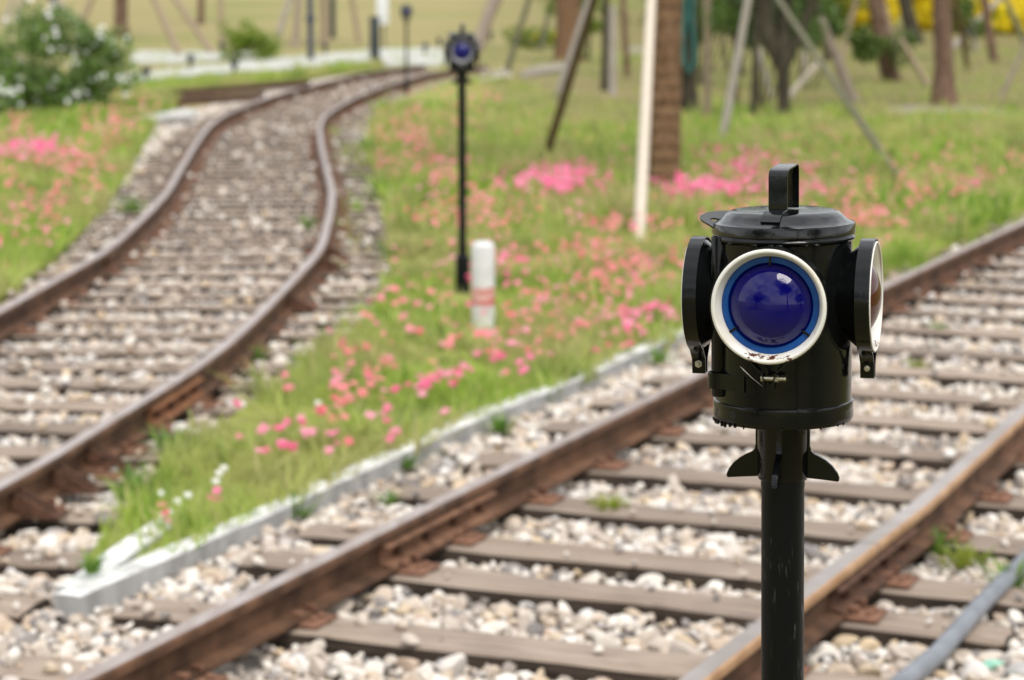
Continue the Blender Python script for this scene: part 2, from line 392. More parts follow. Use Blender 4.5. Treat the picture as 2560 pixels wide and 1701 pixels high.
def mat_palm():
    m, nt, b = newmat('palm_bark'); vec = coords(nt, 'Object', (1, 1, 1))
    w = N(nt, 'ShaderNodeTexWave', wave_type='BANDS', bands_direction='Z'); w.inputs['Scale'].default_value = 2.3
    w.inputs['Distortion'].default_value = 7.0; w.inputs['Detail'].default_value = 3; w.inputs['Detail Scale'].default_value = 2.0
    nt.links.new(vec, w.inputs['Vector'])
    f = nz(nt, coords(nt, 'Object', (3, 3, 1)), 9, 5)
    c = ramp(nt, [(0.2, (0.075, 0.042, 0.024)), (0.5, (0.19, 0.115, 0.065)), (0.8, (0.30, 0.195, 0.12))], f)
    c = mix(nt, c, (0.09, 0.052, 0.03), ramp(nt, [(0.0, (0.6,) * 3), (0.30, (0, 0, 0))], w.outputs['Fac']))
    nt.links.new(c, b.inputs['Base Color']); b.inputs['Roughness'].default_value = 0.95; b.inputs['Specular IOR Level'].default_value = 0.1
    bump(nt, b, f, 0.6, 0.02); return m
M['palm'] = mat_palm()

# ------------------------------------------------------------------ batch scatter (one mesh out of many small pieces)
def rotmats(rz, tx, ty):
    cz, sz = np.cos(rz), np.sin(rz); cx, sx = np.cos(tx), np.sin(tx); cy, sy = np.cos(ty), np.sin(ty); o = np.zeros_like(rz); e = np.ones_like(rz)
    RZ = np.stack([np.stack([cz, -sz, o], -1), np.stack([sz, cz, o], -1), np.stack([o, o, e], -1)], -2)
    RX = np.stack([np.stack([e, o, o], -1), np.stack([o, cx, -sx], -1), np.stack([o, sx, cx], -1)], -2)
    RY = np.stack([np.stack([cy, o, sy], -1), np.stack([o, e, o], -1), np.stack([-sy, o, cy], -1)], -2)
    return RZ @ RX @ RY

def batch(name, parts, mat, parent=None, smooth=False):
    """parts: list of (verts k*3, faces list of index lists, pos n*3, R n*3*3, scale n or n*3)"""
    VV, LI, LS, off = [], [], [], 0
    for (v, faces, pos, R, s) in parts:
        n = len(pos)
        if n == 0: continue
        s = np.asarray(s); s = s[:, None, None] if s.ndim == 1 else s[:, None, :]
        w = np.einsum('nij,nkj->nki', R, v[None] * s) + pos[:, None, :]
        VV.append(w.reshape(-1, 3)); k = len(v)
        flat = np.concatenate([np.asarray(f) for f in faces]); sizes = np.array([len(f) for f in faces])
        LI.append((flat[None] + (np.arange(n) * k)[:, None] + off).ravel()); LS.append(np.tile(sizes, n)); off += n * k
    VV = np.concatenate(VV); LI = np.concatenate(LI); LS = np.concatenate(LS)
    me = bpy.data.meshes.new(name); me.vertices.add(len(VV)); me.vertices.foreach_set('co', VV.ravel().astype(np.float32))
    me.loops.add(len(LI)); me.loops.foreach_set('vertex_index', LI.astype(np.int32))
    st = np.concatenate([[0], np.cumsum(LS)[:-1]])
    me.polygons.add(len(LS)); me.polygons.foreach_set('loop_start', st.astype(np.int32)); me.polygons.foreach_set('loop_total', LS.astype(np.int32))
    if smooth: me.polygons.foreach_set('use_smooth', np.ones(len(LS), dtype=bool))
    me.materials.append(mat); me.update(); me.validate()
    return link(bpy.data.objects.new(name, me), parent)

def stone_variants(sub, n, seed):
    r = np.random.default_rng(seed); out = []
    for i in range(n):
        bm = bmesh.new(); bmesh.ops.create_icosphere(bm, subdivisions=sub, radius=1.0)
        v = np.array([p.co[:] for p in bm.verts]); f = [[q.index for q in fc.verts] for fc in bm.faces]; bm.free()
        for _ in range(11):
            d = r.normal(size=3); d /= np.linalg.norm(d); k = r.uniform(0.48, 0.80)
            t = v @ d; v = v - np.maximum(t - k, 0)[:, None] * d * 0.92
        v *= np.array([1.0, r.uniform(0.62, 0.92), r.uniform(0.5, 0.8)]) * 1.25
        out.append((v, f))
    return out

def inpoly(px, py, poly):
    poly = np.asarray(poly); c = np.zeros(len(px), bool); n = len(poly); j = n - 1
    for i in range(n):
        xi, yi = poly[i]; xj, yj = poly[j]
        m = ((yi > py) != (yj > py)) & (px < (xj - xi) * (py - yi) / (yj - yi + 1e-12) + xi); c ^= m; j = i
    return c

def smooth_curve(pts, step=0.1, win=1.2, ext0=0.0, ext1=0.0):
    p = np.asarray(pts, float)
    if ext0: d = p[0] - p[1]; p = np.vstack([p[0] + d / np.linalg.norm(d) * ext0, p])
    if ext1: d = p[-1] - p[-2]; p = np.vstack([p, p[-1] + d / np.linalg.norm(d) * ext1])
    L = np.concatenate([[0], np.cumsum(np.linalg.norm(np.diff(p, axis=0), axis=1))]); s = np.arange(0, L[-1], step)
    q = np.stack([np.interp(s, L, p[:, 0]), np.interp(s, L, p[:, 1])], 1)
    k = int(win / step) | 1; ker = np.hanning(k + 2)[1:-1]; ker /= ker.sum()
    pad = np.vstack([q[0] + (q[0] - q[1]) * np.arange(k, 0, -1)[:, None], q, q[-1] + (q[-1] - q[-2]) * np.arange(1, k + 1)[:, None]])
    return np.stack([np.convolve(pad[:, i], ker, 'same')[k:-k] for i in (0, 1)], 1)

def normals(c):
    t = np.gradient(c, axis=0); t /= np.linalg.norm(t, axis=1)[:, None]
    return np.stack([t[:, 1], -t[:, 0]], 1)          # to the right of travel

def pxs(L, z): return np.array([G(u, v, z)[:2] for u, v in L])

# ------------------------------------------------------------------ track lines
ZR = 0.167
L1px = [(0,778),(91,730),(182,679),(270,625),(328,577),(372,528),(412,477),(448,426),(477,375),(507,335),(539,299),(583,270),(638,244),(692,228),(765,210),(856,195),(923,182),(996,169)]
R1px = [(0,1214),(73,1177),(146,1137),(255,1058),(401,975),(510,905),(583,847),(674,759),(751,679),(802,625),(816,568),(827,528),(831,474),(816,419),(802,357),(798,317),(809,291),(838,270),(886,244),(941,222)]
L2px = [(197,1701),(547,1523),(860,1367),(1105,1250),(1360,1137),(1705,940),(2210,727),(2465,588),(2560,559)]
R2px = [(1780,1658),(2017,1480),(2155,1363),(2283,1265),(2451,1141),(2560,1058)]
r1 = pxs(R1px, ZR); l1 = pxs(L1px, ZR)
R1tail = [(-1.75, 47.6), (-1.1, 51.2), (-0.55, 53.4)]
R1 = smooth_curve(np.vstack([r1, R1tail]), 0.1, 2.4, ext0=4.0)
L1 = R1 - normals(R1) * 1.36
L1 = smooth_curve(L1[::4], 0.1, 1.0)
C1 = R1 - normals(R1) * 0.68
w2 = pxs(L2px, ZR); cf = np.polyfit(w2[:, 1], w2[:, 0], 2); yy = np.arange(2.8, 24.0, 0.1)
xx = np.where(yy < 17, np.polyval(cf, yy), np.polyval(cf, 17) + (yy - 17) * np.polyval(np.polyder(cf), 17)); L2 = np.stack([xx, yy], 1)
wr = pxs(R2px, ZR); nr = normals(L2)
dd = [(p[1], min(np.linalg.norm(L2 - p, axis=1))) for p in wr]
gk = np.polyfit([d[0] for d in dd], [d[1] for d in dd], 1)
off = np.clip(np.polyval(gk, L2[:, 1] - 0.5), 1.33, 1.45)
R2 = L2 + nr * off[:, None]; C2 = L2 + nr * (off / 2)[:, None]

RAILP = [(0.026, .125), (0.033, .119), (0.033, .098), (0.0085, .086), (0.0085, .022), (0.055, .010), (0.055, 0.0)]
RAILP = RAILP + [(-x, z) for x, z in RAILP[::-1]]
def sweep(bm, line, prof, z0, mats=None, caps=True, side=1.0):
    nn = normals(line); rows = []
    for p, n in zip(line, nn):
        rows.append([bm.verts.new((p[0] + n[0] * x * side, p[1] + n[1] * x * side, z0 + z)) for x, z in prof])
    k = len(prof)
    for A, B in zip(rows[:-1], rows[1:]):
        for j in range(k):
            f = bm.faces.new((A[j], A[(j + 1) % k], B[(j + 1) % k], B[j]))
            if mats: f.material_index = mats[j]
    if caps: bm.faces.new(rows[0]); bm.faces.new(rows[-1][::-1])
    bmesh.ops.recalc_face_normals(bm, faces=bm.faces[:])
RM = [1, 1, 2, 2, 2, 2, 2, 2, 2, 2, 2, 1, 1, 0]
def rail(name, line, label, group, tan=False):
    bm = bmesh.new(); sweep(bm, line, RAILP, 0.042, RM)
    o = mobj(name, bm, [M['railtop_tan' if tan else 'railtop'], M['railtan' if tan else 'railside'], M['railside']], None, True, 30)
    return tag(o, label, 'rail', group)

FISH = [(.0095, .090), (.038, .085), (.046, .077), (.020, .068), (.018, .032), (.050, .022), (.056, .012), (.0095, .023)]
def fishplate(line, i0, i1, side, parent, mat, nb=4, label=None):
    bm = bmesh.new(); sub = line[i0:i1]; sweep(bm, sub, FISH, 0.042, None, True, side)
    fp = mobj('fishplate', bm, mat, parent, True, 30)
    if label: fp['label'] = label
    nn = normals(sub); n = len(sub)
    for k in range(nb):
        j = int((k + 0.5) / nb * n); c = Vector((*(sub[j] + nn[j] * side * 0.019), 0.042 + 0.052)); ax = Vector((*(nn[j] * side), 0))
        Mx = Matrix.Translation(c) @ ax.to_track_quat('Z', 'Y').to_matrix().to_4x4()
        b = bmesh.new()
        add_lathe(b, [(0, 0), (.017, 0), (.017, .013), (0.0, .013)], 6, Mx)
        add_lathe(b, [(0, .013), (.009, .013), (.009, .030), (.0, .031)], 10, Mx)
        mobj('bolt', b, M['rustdark'], fp, True, 30)
    return fp

def near_i(line, y): return int(np.argmin(np.abs(line[:, 1] - y)))
jL2 = near_i(L2, 7.45); jR2 = near_i(R2, 6.86); jL1 = near_i(L1, 14.9); jR1 = near_i(R1, 9.75)
ga = 'rails of the straight track'; gb = 'rails of the curved track'
def gap(line, j): return line[:j + 1], np.vstack([line[j] + (line[j + 1] - line[j]) * 0.10, line[j + 1:]])
a, b_ = gap(L2, jL2)
o = rail('rail', a, 'brown rail beside the kerb, from the bottom edge up to its joint', ga)
fishplate(L2, jL2 - 4, jL2 + 5, 1, o, M['fish'], 4)
rail('rail', b_, 'brown rail beside the kerb, from its joint to behind the lamp', ga)
a, b_ = gap(R2, jR2)
o = rail('rail', a, 'tan rusty rail passing behind the black lamp pole at the bottom of the photo', ga, True)
fishplate(R2, jR2 - 4, jR2 + 5, 1, o, M['rustdark'], 4)
rail('rail', b_, 'tan rusty rail right of the lamp pole, from its joint out to the right edge', ga, True)
a, b_ = gap(L1, jL1)
o = rail('rail', a, 'outer rail of the curved track, cut by the left edge up to its joint', gb)
fishplate(L1, jL1 - 1, jL1 + 5, 1, o, M['railside'], 4)
rail('rail', b_, 'left rail of the curved track, bending away beyond its joint to the far path', gb)
a, b_ = gap(R1, jR1)
o = rail('rail', a, 'right rail of the curved track in the lower left corner, with rusty braces', gb)
def brace(y, parent, mat):
    j = near_i(R1, y); n = normals(R1)[j]; p = R1[j]
    ax = Vector((*n, 0)); Mx = Matrix(((ax.x, 0, -ax.y, p[0]), (ax.y, 0, ax.x, p[1]), (0, 1, 0, 0.042), (0, 0, 0, 1)))
    bm = bmesh.new()
    add_prism(bm, [(.012, .085), (.030, .088), (.165, .014), (.165, .002), (.058, .002), (.058, .012), (.012, .024)], -0.035, -0.022, Mx)
    add_prism(bm, [(.012, .085), (.030, .088), (.165, .014), (.165, .002), (.058, .002), (.058, .012), (.012, .024)], 0.022, 0.035, Mx)
    add_prism(bm, [(.058, .0015), (.19, .0015), (.19, .012), (.058, .012)], -0.045, 0.045, Mx)
    mobj('rail_brace', bm, mat, parent, True, 30)
for y in (7.75, 8.15, 8.6): brace(y, o, M['rustdark'])
o = rail('rail', b_, 'right rail of the curved track, sweeping round from the rusty joint into the distance', gb)
fishplate(R1, jR1 - 4, jR1 + 5, 1, o, M['rustorange'], 4, 'bright orange rusty fishplate')
for y in (12.95, 14.9, 15.6): brace(y, o, M['rustdark'])
# branch rails that run off to the left in the distance
for px, lab in (([(380, 229), (461, 224), (560, 217), (640, 210), (720, 204), (775, 200)], 'far brown rail branching off left beside the strip of grass'),
                ([(420, 247), (493, 241), (560, 238), (620, 233), (665, 228)], 'short brown rail branching off left, close against the curve')):
    rail('rail', smooth_curve(pxs(px, ZR), 0.1, 1.5), lab, 'branch rails in the distance')

# ------------------------------------------------------------------ sleepers
def sleeper_mesh(seed, length=2.4):
    r = random.Random(seed); bm = bmesh.new()
    nx = 25; hw, h = 0.102, 0.15
    prof = [(-hw, -h), (-hw, -0.006), (-hw + 0.006, -0.001), (-hw * 0.3, 0.0), (hw * 0.3, 0.0), (hw - 0.006, -0.001), (hw, -0.006), (hw, -h)]
    rows = []
    for i in range(nx):
        x = (i / (nx - 1) - 0.5) * length; row = []
        for k, (y, z) in enumerate(prof):
            dy = mnoise.noise((x * 2.2, seed * 3.1, y * 9)) * 0.010
            dz = mnoise.noise((x * 3.0, seed * 1.7, y * 20 + 5)) * 0.008 - 0.004
            if i in (0, nx - 1): dz -= 0.006
            row.append(bm.verts.new((x + (r.uniform(-.012, .012) if i in (0, nx - 1) else 0), y + dy, z + (dz if z > -0.1 else 0))))
        rows.append(row)
    for A, B in zip(rows[:-1], rows[1:]):
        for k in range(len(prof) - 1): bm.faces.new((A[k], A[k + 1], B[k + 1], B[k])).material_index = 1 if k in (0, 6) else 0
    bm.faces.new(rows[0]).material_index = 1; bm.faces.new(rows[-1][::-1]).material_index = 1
    bmesh.ops.recalc_face_normals(bm, faces=bm.faces[:])
    return bm
protos = []
pbm = bmesh.new(); add_box(pbm, (0, 0, 0.006), (0.27, 0.135, 0.011), 0, 0.002)
for sx in (-1, 1):
    for sy in (-0.04, 0.04):
        add_box(pbm, (sx * 0.068, sy, 0.018), (0.016, 0.016, 0.03)); add_box(pbm, (sx * 0.060, sy, 0.034), (0.036, 0.022, 0.010), 0, 0.003)
        add_box(pbm, (sx * 0.105, -sy * 0.6, 0.016), (0.02, 0.02, 0.018), 0.4, 0.003)
plate_me = mobj('tie_plate', pbm, M['rust'], None, True, 30)
for k in range(6):
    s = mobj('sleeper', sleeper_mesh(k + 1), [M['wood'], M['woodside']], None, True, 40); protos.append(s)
slp = []       # footprints: x, y, angle for keeping stones off
def place_sleeper(x, y, rz, gauge_off, label, group, used=[0] * 6):
    k = random.randrange(6); src = protos[k]
    o = src if not used[k] else src.copy()
    if used[k]: COL.objects.link(o)
    used[k] = 1
    o.location = (x, y, 0.030); o.rotation_euler = (random.uniform(-.006, .006), 0, rz)
    tag(o, label, 'sleeper', group)
    for gx in gauge_off:
        if place_sleeper.first: c = plate_me; place_sleeper.first = False
        else: c = plate_me.copy(); COL.objects.link(c)
        c.parent = o; c.location = (gx, 0, 0.0)
    slp.append((x, y, rz)); return o
place_sleeper.first = True
ORD = ['first', 'second', 'third', 'fourth', 'fifth', 'sixth', 'seventh', 'eighth', 'ninth', 'tenth', 'eleventh', 'twelfth']
s_front = [4.40, 5.02, 5.655, 6.292, 6.76, 7.37, 8.03, 8.77, 9.41, 10.05, 10.77, 11.45, 12.15, 12.80]
s_front += [12.80 + 0.63 * k for k in range(1, 10)]
e = np.array([math.sin(rad(22.6)), math.cos(rad(22.6))])
sc2 = C2 @ e
for i, s in enumerate(s_front):
    j = int(np.argmin(np.abs(sc2 - (s + 0.095)))); p = C2[j]; n = nr[j]; rz = math.atan2(n[1], n[0]) + random.uniform(-.012, .012)
    q = i - 2
    if q < 0: lab = 'weathered sleeper of the straight track cut off by the bottom edge of the photo'
    elif q < 10: lab = f'{ORD[q]} weathered sleeper of the straight track, counted from the bottom edge upward'
    else: lab = 'far blurred sleeper of the straight track near the right edge'
    place_sleeper(p[0] + random.uniform(-.03, .03), p[1], rz, (-off[j] / 2, off[j] / 2), lab, 'sleepers of the straight track')
L = np.concatenate([[0], np.cumsum(np.linalg.norm(np.diff(C1, axis=0), axis=1))]); s = 0.5; k = 0; n1 = normals(C1)
while s < L[-1] - 0.5:
    j = int(np.searchsorted(L, s)); p = C1[j]; n = n1[j]; rz = math.atan2(n[1], n[0]) + random.uniform(-.03, .03)
    inview = p[1] > 8.9
    if not inview: lab = 'greyish sleeper of the curved track in the lower left corner'
    elif k < 12: lab = f'{ORD[k]} greyish sleeper of the curved track, counted up from the left edge'; k += 1
    else: lab = 'greyish sleeper of the curved track half buried in gravel, beyond its rail joints'
    place_sleeper(p[0] + random.uniform(-.05, .05), p[1], rz, (-0.68, 0.68), lab, 'sleepers of the curved track')
    s += 0.52 + random.uniform(-.04, .04)
slp = np.array(slp)

# ------------------------------------------------------------------ ground, path, beds
ys = np.concatenate([np.linspace(-60, 20, 17), np.linspace(22, 40, 5), np.linspace(45, 80, 15), np.linspace(90, 600, 18)])
xs = np.linspace(-220, 220, 23)
def gz(y): return -0.052 if y < 56 else (-0.052 + 0.052 * min(1, (y - 56) / 14) if y < 80 else hz(y))
vs = [(x, y, gz(y)) for y in ys for x in xs]; nx_ = len(xs)
fs = [(i * nx_ + j, i * nx_ + j + 1, (i + 1) * nx_ + j + 1, (i + 1) * nx_ + j) for i in range(len(ys) - 1) for j in range(nx_ - 1)]
tag(meshobj('ground', vs, fs, M['lawn'], None, True), 'dry brownish lawn rising gently into the distance', None, None, 'structure')

def sheet(name, poly, zf, mat, label, kind='structure', skirt=0.15):
    bm = bmesh.new(); top = [bm.verts.new((x, y, zf(y))) for x, y in poly]; f = bm.faces.new(top)
    bm.normal_update()
    if f.normal.z < 0: f.normal_flip()
    bot = [bm.verts.new((x, y, zf(y) - skirt)) for x, y in poly]; n = len(poly)
    for i in range(n): bm.faces.new((top[i], top[(i + 1) % n], bot[(i + 1) % n], bot[i]))
    bmesh.ops.triangulate(bm, faces=[f]); bmesh.ops.recalc_face_normals(bm, faces=bm.faces[:])
    o = mobj(name, bm, mat, None, False); return tag(o, label, None, None, kind)

bal = [tuple(p) for p in (R1 - n1 * 2.45)[::6]][:100]
bal = [(p[0], p[1]) for p in bal if p[1] < 54.5]
right = [tuple(p) for p in L2[::10]]
poly = [(-7, 3.0)] + bal + [(R1[-1][0] + .4, 54.5)] + [(R1[near_i(R1, y)][0] + 0.9, y) for y in range(52, 9, -2)] + [(1.2, 13), (3.0, 17.5), (5.5, 23.5), (9.0, 23.5), (6.0, 3.0)]
def zb(y): return -0.045
sheet('ballast_bed', poly, zb, M['ballastbed'], 'stony ballast bed under both railway tracks', skirt=0.06)

bed_left_px = [(197,1446),(217,1376),(423,1140),(694,950),(868,830),(976,700),(972,542),(915,360),(944,271),(1020,212),(1070,182),(1110,168)]
bed_far_px = [(1190,178),(1215,225),(1290,285),(1420,318),(1560,322),(1700,296),(1800,284),(2000,290),(2200,292),(2560,298),(2860,300)]
bed_right_px = [(2860,440),(2560,520),(2300,640),(2000,745),(1710,829),(1462,939),(1225,1030),(860,1196),(463,1378),(205,1478)]
bedpoly = np.array([G(u, v, 0.06)[:2] for u, v in bed_left_px + bed_far_px + bed_right_px])
def zbed(y): return 0.042 if y < 16 else max(0.02, 0.042 - 0.0012 * (y - 16))
sheet('flower_bed', bedpoly, zbed, M['bedsoil'], 'grassy flower bed between the two railway tracks')
lb_px = [(-160,840),(0,745),(140,645),(220,560),(270,510),(325,412),(400,293),(452,262),(430,236),(300,226),(0,236),(-300,236)]
leftpoly = np.array([G(u, v, 0.04)[:2] for u, v in lb_px])
sheet('flower_bed', leftpoly, lambda y: 0.05 if y < 20 else 0.035, M['bedsoil'], 'grassy flower bed on the outer side of the curved track')
st_px = [(285,222),(434,200),(640,186),(760,177),(884,160),(960,163),(900,172),(775,192),(640,203),(455,217),(300,236)]
strippoly = np.array([G(u, v, 0.02)[:2] for u, v in st_px])
sheet('grass_verge', strippoly, lambda y: 0.03, M['bedsoil'], 'strip of grass between the branch rails and the pale path', skirt=0.12)
p1 = [(200,232),(285,214),(434,192),(640,176),(760,168),(884,157),(975,161),(1110,160),(1180,150),(1180,128),(1075,119),(965,121),(884,128),(760,139),(640,147),(434,172),(285,190),(200,204)]
sheet('path', [tuple(G(u, v, 0.012)[:2]) for u, v in p1], lambda y: 0.012, M['path'], 'pale concrete path curving across the distance', skirt=0.1)
p2 = [(326,156),(440,156),(500,152),(570,146),(640,140),(640,128),(570,129),(440,128),(334,127)]
sheet('path', [tuple(G(u, v, 0.016)[:2]) for u, v in p2], lambda y: 0.016, M['path'], 'far branch of the pale path between the lawn and the shrub', skirt=0.1)
p3 = [(1300,190),(1345,184),(1415,172),(1415,155),(1365,160),(1315,172)]
sheet('bare_ground', [tuple(G(u, v, 0.012)[:2]) for u, v in p3], lambda y: 0.012, M['sand'], 'pale bare soil below the thick palm trunk', skirt=0.1)
p4 = [(2160,285),(2300,290),(2470,290),(2540,282),(2440,266),(2300,264),(2180,270)]
sheet('bare_ground', [tuple(G(u, v, 0.012)[:2]) for u, v in p4], lambda y: 0.012, M['sand'], 'pale bare soil round the foot of the big brown trunk', skirt=0.1)
p5 = [(1555,132),(1640,132),(1640,117),(1570,117)]
sheet('bare_ground', [tuple(G(u, v, 0.012)[:2]) for u, v in p5], lambda y: 0.012, M['sand'], 'small pale patch of bare soil left of the palm', skirt=0.1)

# ------------------------------------------------------------------ kerb stones
def kerb(px_a, px_b, z=0.062, wid=0.085, lab='', side=1):
    A = G(*px_a, z)[:2]; B = G(*px_b, z)[:2]; d = B - A; ln = np.linalg.norm(d); d /= ln; n = np.array([-d[1], d[0]]) * side
    bm = bmesh.new(); rows = []; m = 12
    prof = [(0, -0.30), (0, -0.004), (0.004, 0), (wid - 0.004, 0), (wid, -0.004), (wid, -0.30)]
    for i in range(m + 1):
        c = A + d * ln * (i / m) * 0.996; row = []
        for (o_, zz) in prof:
            q = c + n * o_; j = mnoise.noise((q[0] * 3, q[1] * 3, o_ * 20)) * 0.006; jz = mnoise.noise((q[0] * 4, q[1] * 4, 3.3)) * 0.005
            row.append(bm.verts.new((q[0] + n[0] * j, q[1] + n[1] * j, z + zz + (jz if zz > -0.1 else 0))))
        rows.append(row)
    for a_, b2 in zip(rows[:-1], rows[1:]):
        for k in range(len(prof) - 1): bm.faces.new((a_[k], a_[k + 1], b2[k + 1], b2[k]))
    bm.faces.new(rows[0]); bm.faces.new(rows[-1][::-1]); bmesh.ops.recalc_face_normals(bm, faces=bm.faces[:])
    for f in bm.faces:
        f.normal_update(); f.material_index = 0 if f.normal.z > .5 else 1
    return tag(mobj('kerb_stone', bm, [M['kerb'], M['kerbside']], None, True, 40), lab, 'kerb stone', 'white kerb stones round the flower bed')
kk = [(197,1491),(719,1267),(1225,1033),(1462,942),(1712,831),(1905,772)]
kl = ['long white kerb stone beside the straight track, from the bed\'s pointed tip', 'white kerb stone, second from the pointed tip of the bed along the straight track',
      'short white kerb stone with gaps at both ends, third along the straight track', 'white kerb stone between the weedy gap and the black lamp', 'far white kerb stone mostly hidden behind the black lamp']
for i in range(5): kerb(kk[i], kk[i + 1], lab=kl[i])
kerb((206,1470), (388,1342), 0.064, 0.085, 'white kerb stone on the inner side of the tip, facing the curved track')
kerb((396,1337), (474,1276), 0.060, 0.085, 'white kerb stone half hidden by grass and pink flowers, inner side of the tip')
kerb((484,1262), (590,1170), 0.040, 0.06, 'broken white kerb stone nearly buried in the grass of the bed')

# ------------------------------------------------------------------ gravel
def keep_off(x, y, ontop):
    """True where a stone may lie (not under a rail; only some on a sleeper)"""
    ok = np.ones(len(x), bool); on = np.zeros(len(x), bool)
    for line in (R1, L1, L2, R2):
        c = line[(line[:, 1] > y.min() - 1) & (line[:, 1] < y.max() + 1)][::2]
        if len(c) == 0: continue
        for a0 in range(0, len(x), 4000):
            sl = slice(a0, a0 + 4000)
            d2 = ((x[sl, None] - c[None, :, 0]) ** 2 + (y[sl, None] - c[None, :, 1]) ** 2).min(1); ok[sl] &= d2 > 0.078 ** 2
    for (sx, sy, rz) in slp:
        m = np.nonzero((np.abs(x - sx) < 1.4) & (np.abs(y - sy) < 1.0))[0]
        if not len(m): continue
        dx, dy = x[m] - sx, y[m] - sy; a_ = dx * math.cos(rz) + dy * math.sin(rz); b2 = -dx * math.sin(rz) + dy * math.cos(rz)
        ins = (np.abs(a_) < 1.21) & (np.abs(b2 + 0.006) < 0.122); on[m[ins]] = True
    ok &= (~on) | (rng.random(len(x)) < ontop(x, y))
    return ok, on
balpoly = np.array(poly)
def gravel(y0, y1, sp, r0, r1, sub, seed, ontop):
    hw = y1 * 0.24 + 1.5
    gx, gy = np.meshgrid(np.arange(-hw, hw, sp), np.arange(y0, y1, sp)); gx = gx.ravel(); gy = gy.ravel()
    gx = gx + rng.uniform(-.5, .5, len(gx)) * sp; gy = gy + rng.uniform(-.5, .5, len(gy)) * sp
    m = (np.abs(gx) < gy * 0.225 + 1.3) & inpoly(gx, gy, balpoly) & ~inpoly(gx, gy, bedpoly) & ~inpoly(gx, gy, leftpoly)
    gx, gy = gx[m], gy[m]; ok, on = keep_off(gx, gy, ontop); gx, gy, on = gx[ok], gy[ok], on[ok]
    n = len(gx); r = np.exp(rng.normal(math.log((r0 + r1) / 2), 0.28, n)); r = np.clip(r, r0 * 0.7, r1 * 1.6)
    z = np.array([zb(q) for q in gy]) - 0.002 + rng.uniform(-.014, .020, n) + np.clip(r - r0, 0, .03) * 0.3
    z = z + np.where(isleft(gx, gy), .028, .026)
    farz = 0.003 - 0.62 * r + rng.uniform(-.012, .010, n); z = np.where(gy > 13, farz, z)
    z[on] = 0.030 + r[on] * 0.45; r[on] *= 0.8
    pos = np.stack([gx, gy, z], 1); R = rotmats(rng.uniform(0, 6.28, n), rng.normal(0, .45, n), rng.normal(0, .45, n))
    vs_ = stone_variants(sub, 12, seed); ch = rng.integers(0, 12, n)
    s3 = r[:, None] * rng.uniform(0.8, 1.2, (n, 3))
    return [(vs_[k][0], vs_[k][1], pos[ch == k], R[ch == k], s3[ch == k]) for k in range(12)]
isleft = lambda x, y: x < -0.9 + 0.02 * y
ot = lambda x, y: np.where(isleft(x, y), np.where(y > 10, 0.20, 0.10), 0.02)
parts = gravel(4.2, 8.4, 0.034, 0.0155, 0.026, 3, 1, ot) + gravel(4.2, 8.4, 0.042, 0.009, 0.016, 2, 4, ot) + gravel(8.4, 13.0, 0.038, 0.017, 0.028, 2, 2, ot)
parts += gravel(13.0, 22.0, 0.054, 0.022, 0.034, 2, 3, lambda x, y: np.full(len(x), 0.12)) + gravel(22.0, 57.0, 0.095, 0.034, 0.055, 1, 5, lambda x, y: np.full(len(x), 0.10))
tag(batch('gravel', parts, M['stone'], None, False), 'pale angular ballast stones spread between the sleepers', None, None, 'stuff')

# single stones that stand out
def rock(name, px, r, mat, label, sq=(1, .8, .65), z=0.0, seed=1):
    v, f = stone_variants(3, 1, seed + 50)[0]; p = G(*px, z)
    o = meshobj(name, v * r * np.array(sq), f, mat, None, True); o.location = p + np.array([0, 0, r * 0.3]); return tag(o, label, 'rock')
rock('boulder', (425, 310), 0.30, M['boulder'], 'big pale boulder at the outer edge of the curved track', (1.3, .9, .5), 0.0, 3)
rock('turquoise_stone', (2486, 1668), 0.027, M['turquoise'], 'small turquoise stone lying on the gravel by the grey pipe', (1, .8, .7), 0.0, 5)
rock('white_stone', (2566, 1695), 0.05, M['boulder'], 'large white stone in the lower right corner', (1, 1, .9), 0.0, 9)

# grey pipe
bm = bmesh.new(); A = G(2215, 1740, .045); B = G(2345, 1635, .045); D = G(2560, 1405, .05)
line = [A + (A - B) * 1.5, A, B, (B + D) / 2 + np.array([-.008, 0, 0]), D, D + (D - B) * 0.8]
add_tube(bm, line, 0.027, 16)
tag(mobj('pipe', bm, M['pipe']), 'grey plastic pipe lying on the gravel in the lower right', 'pipe')

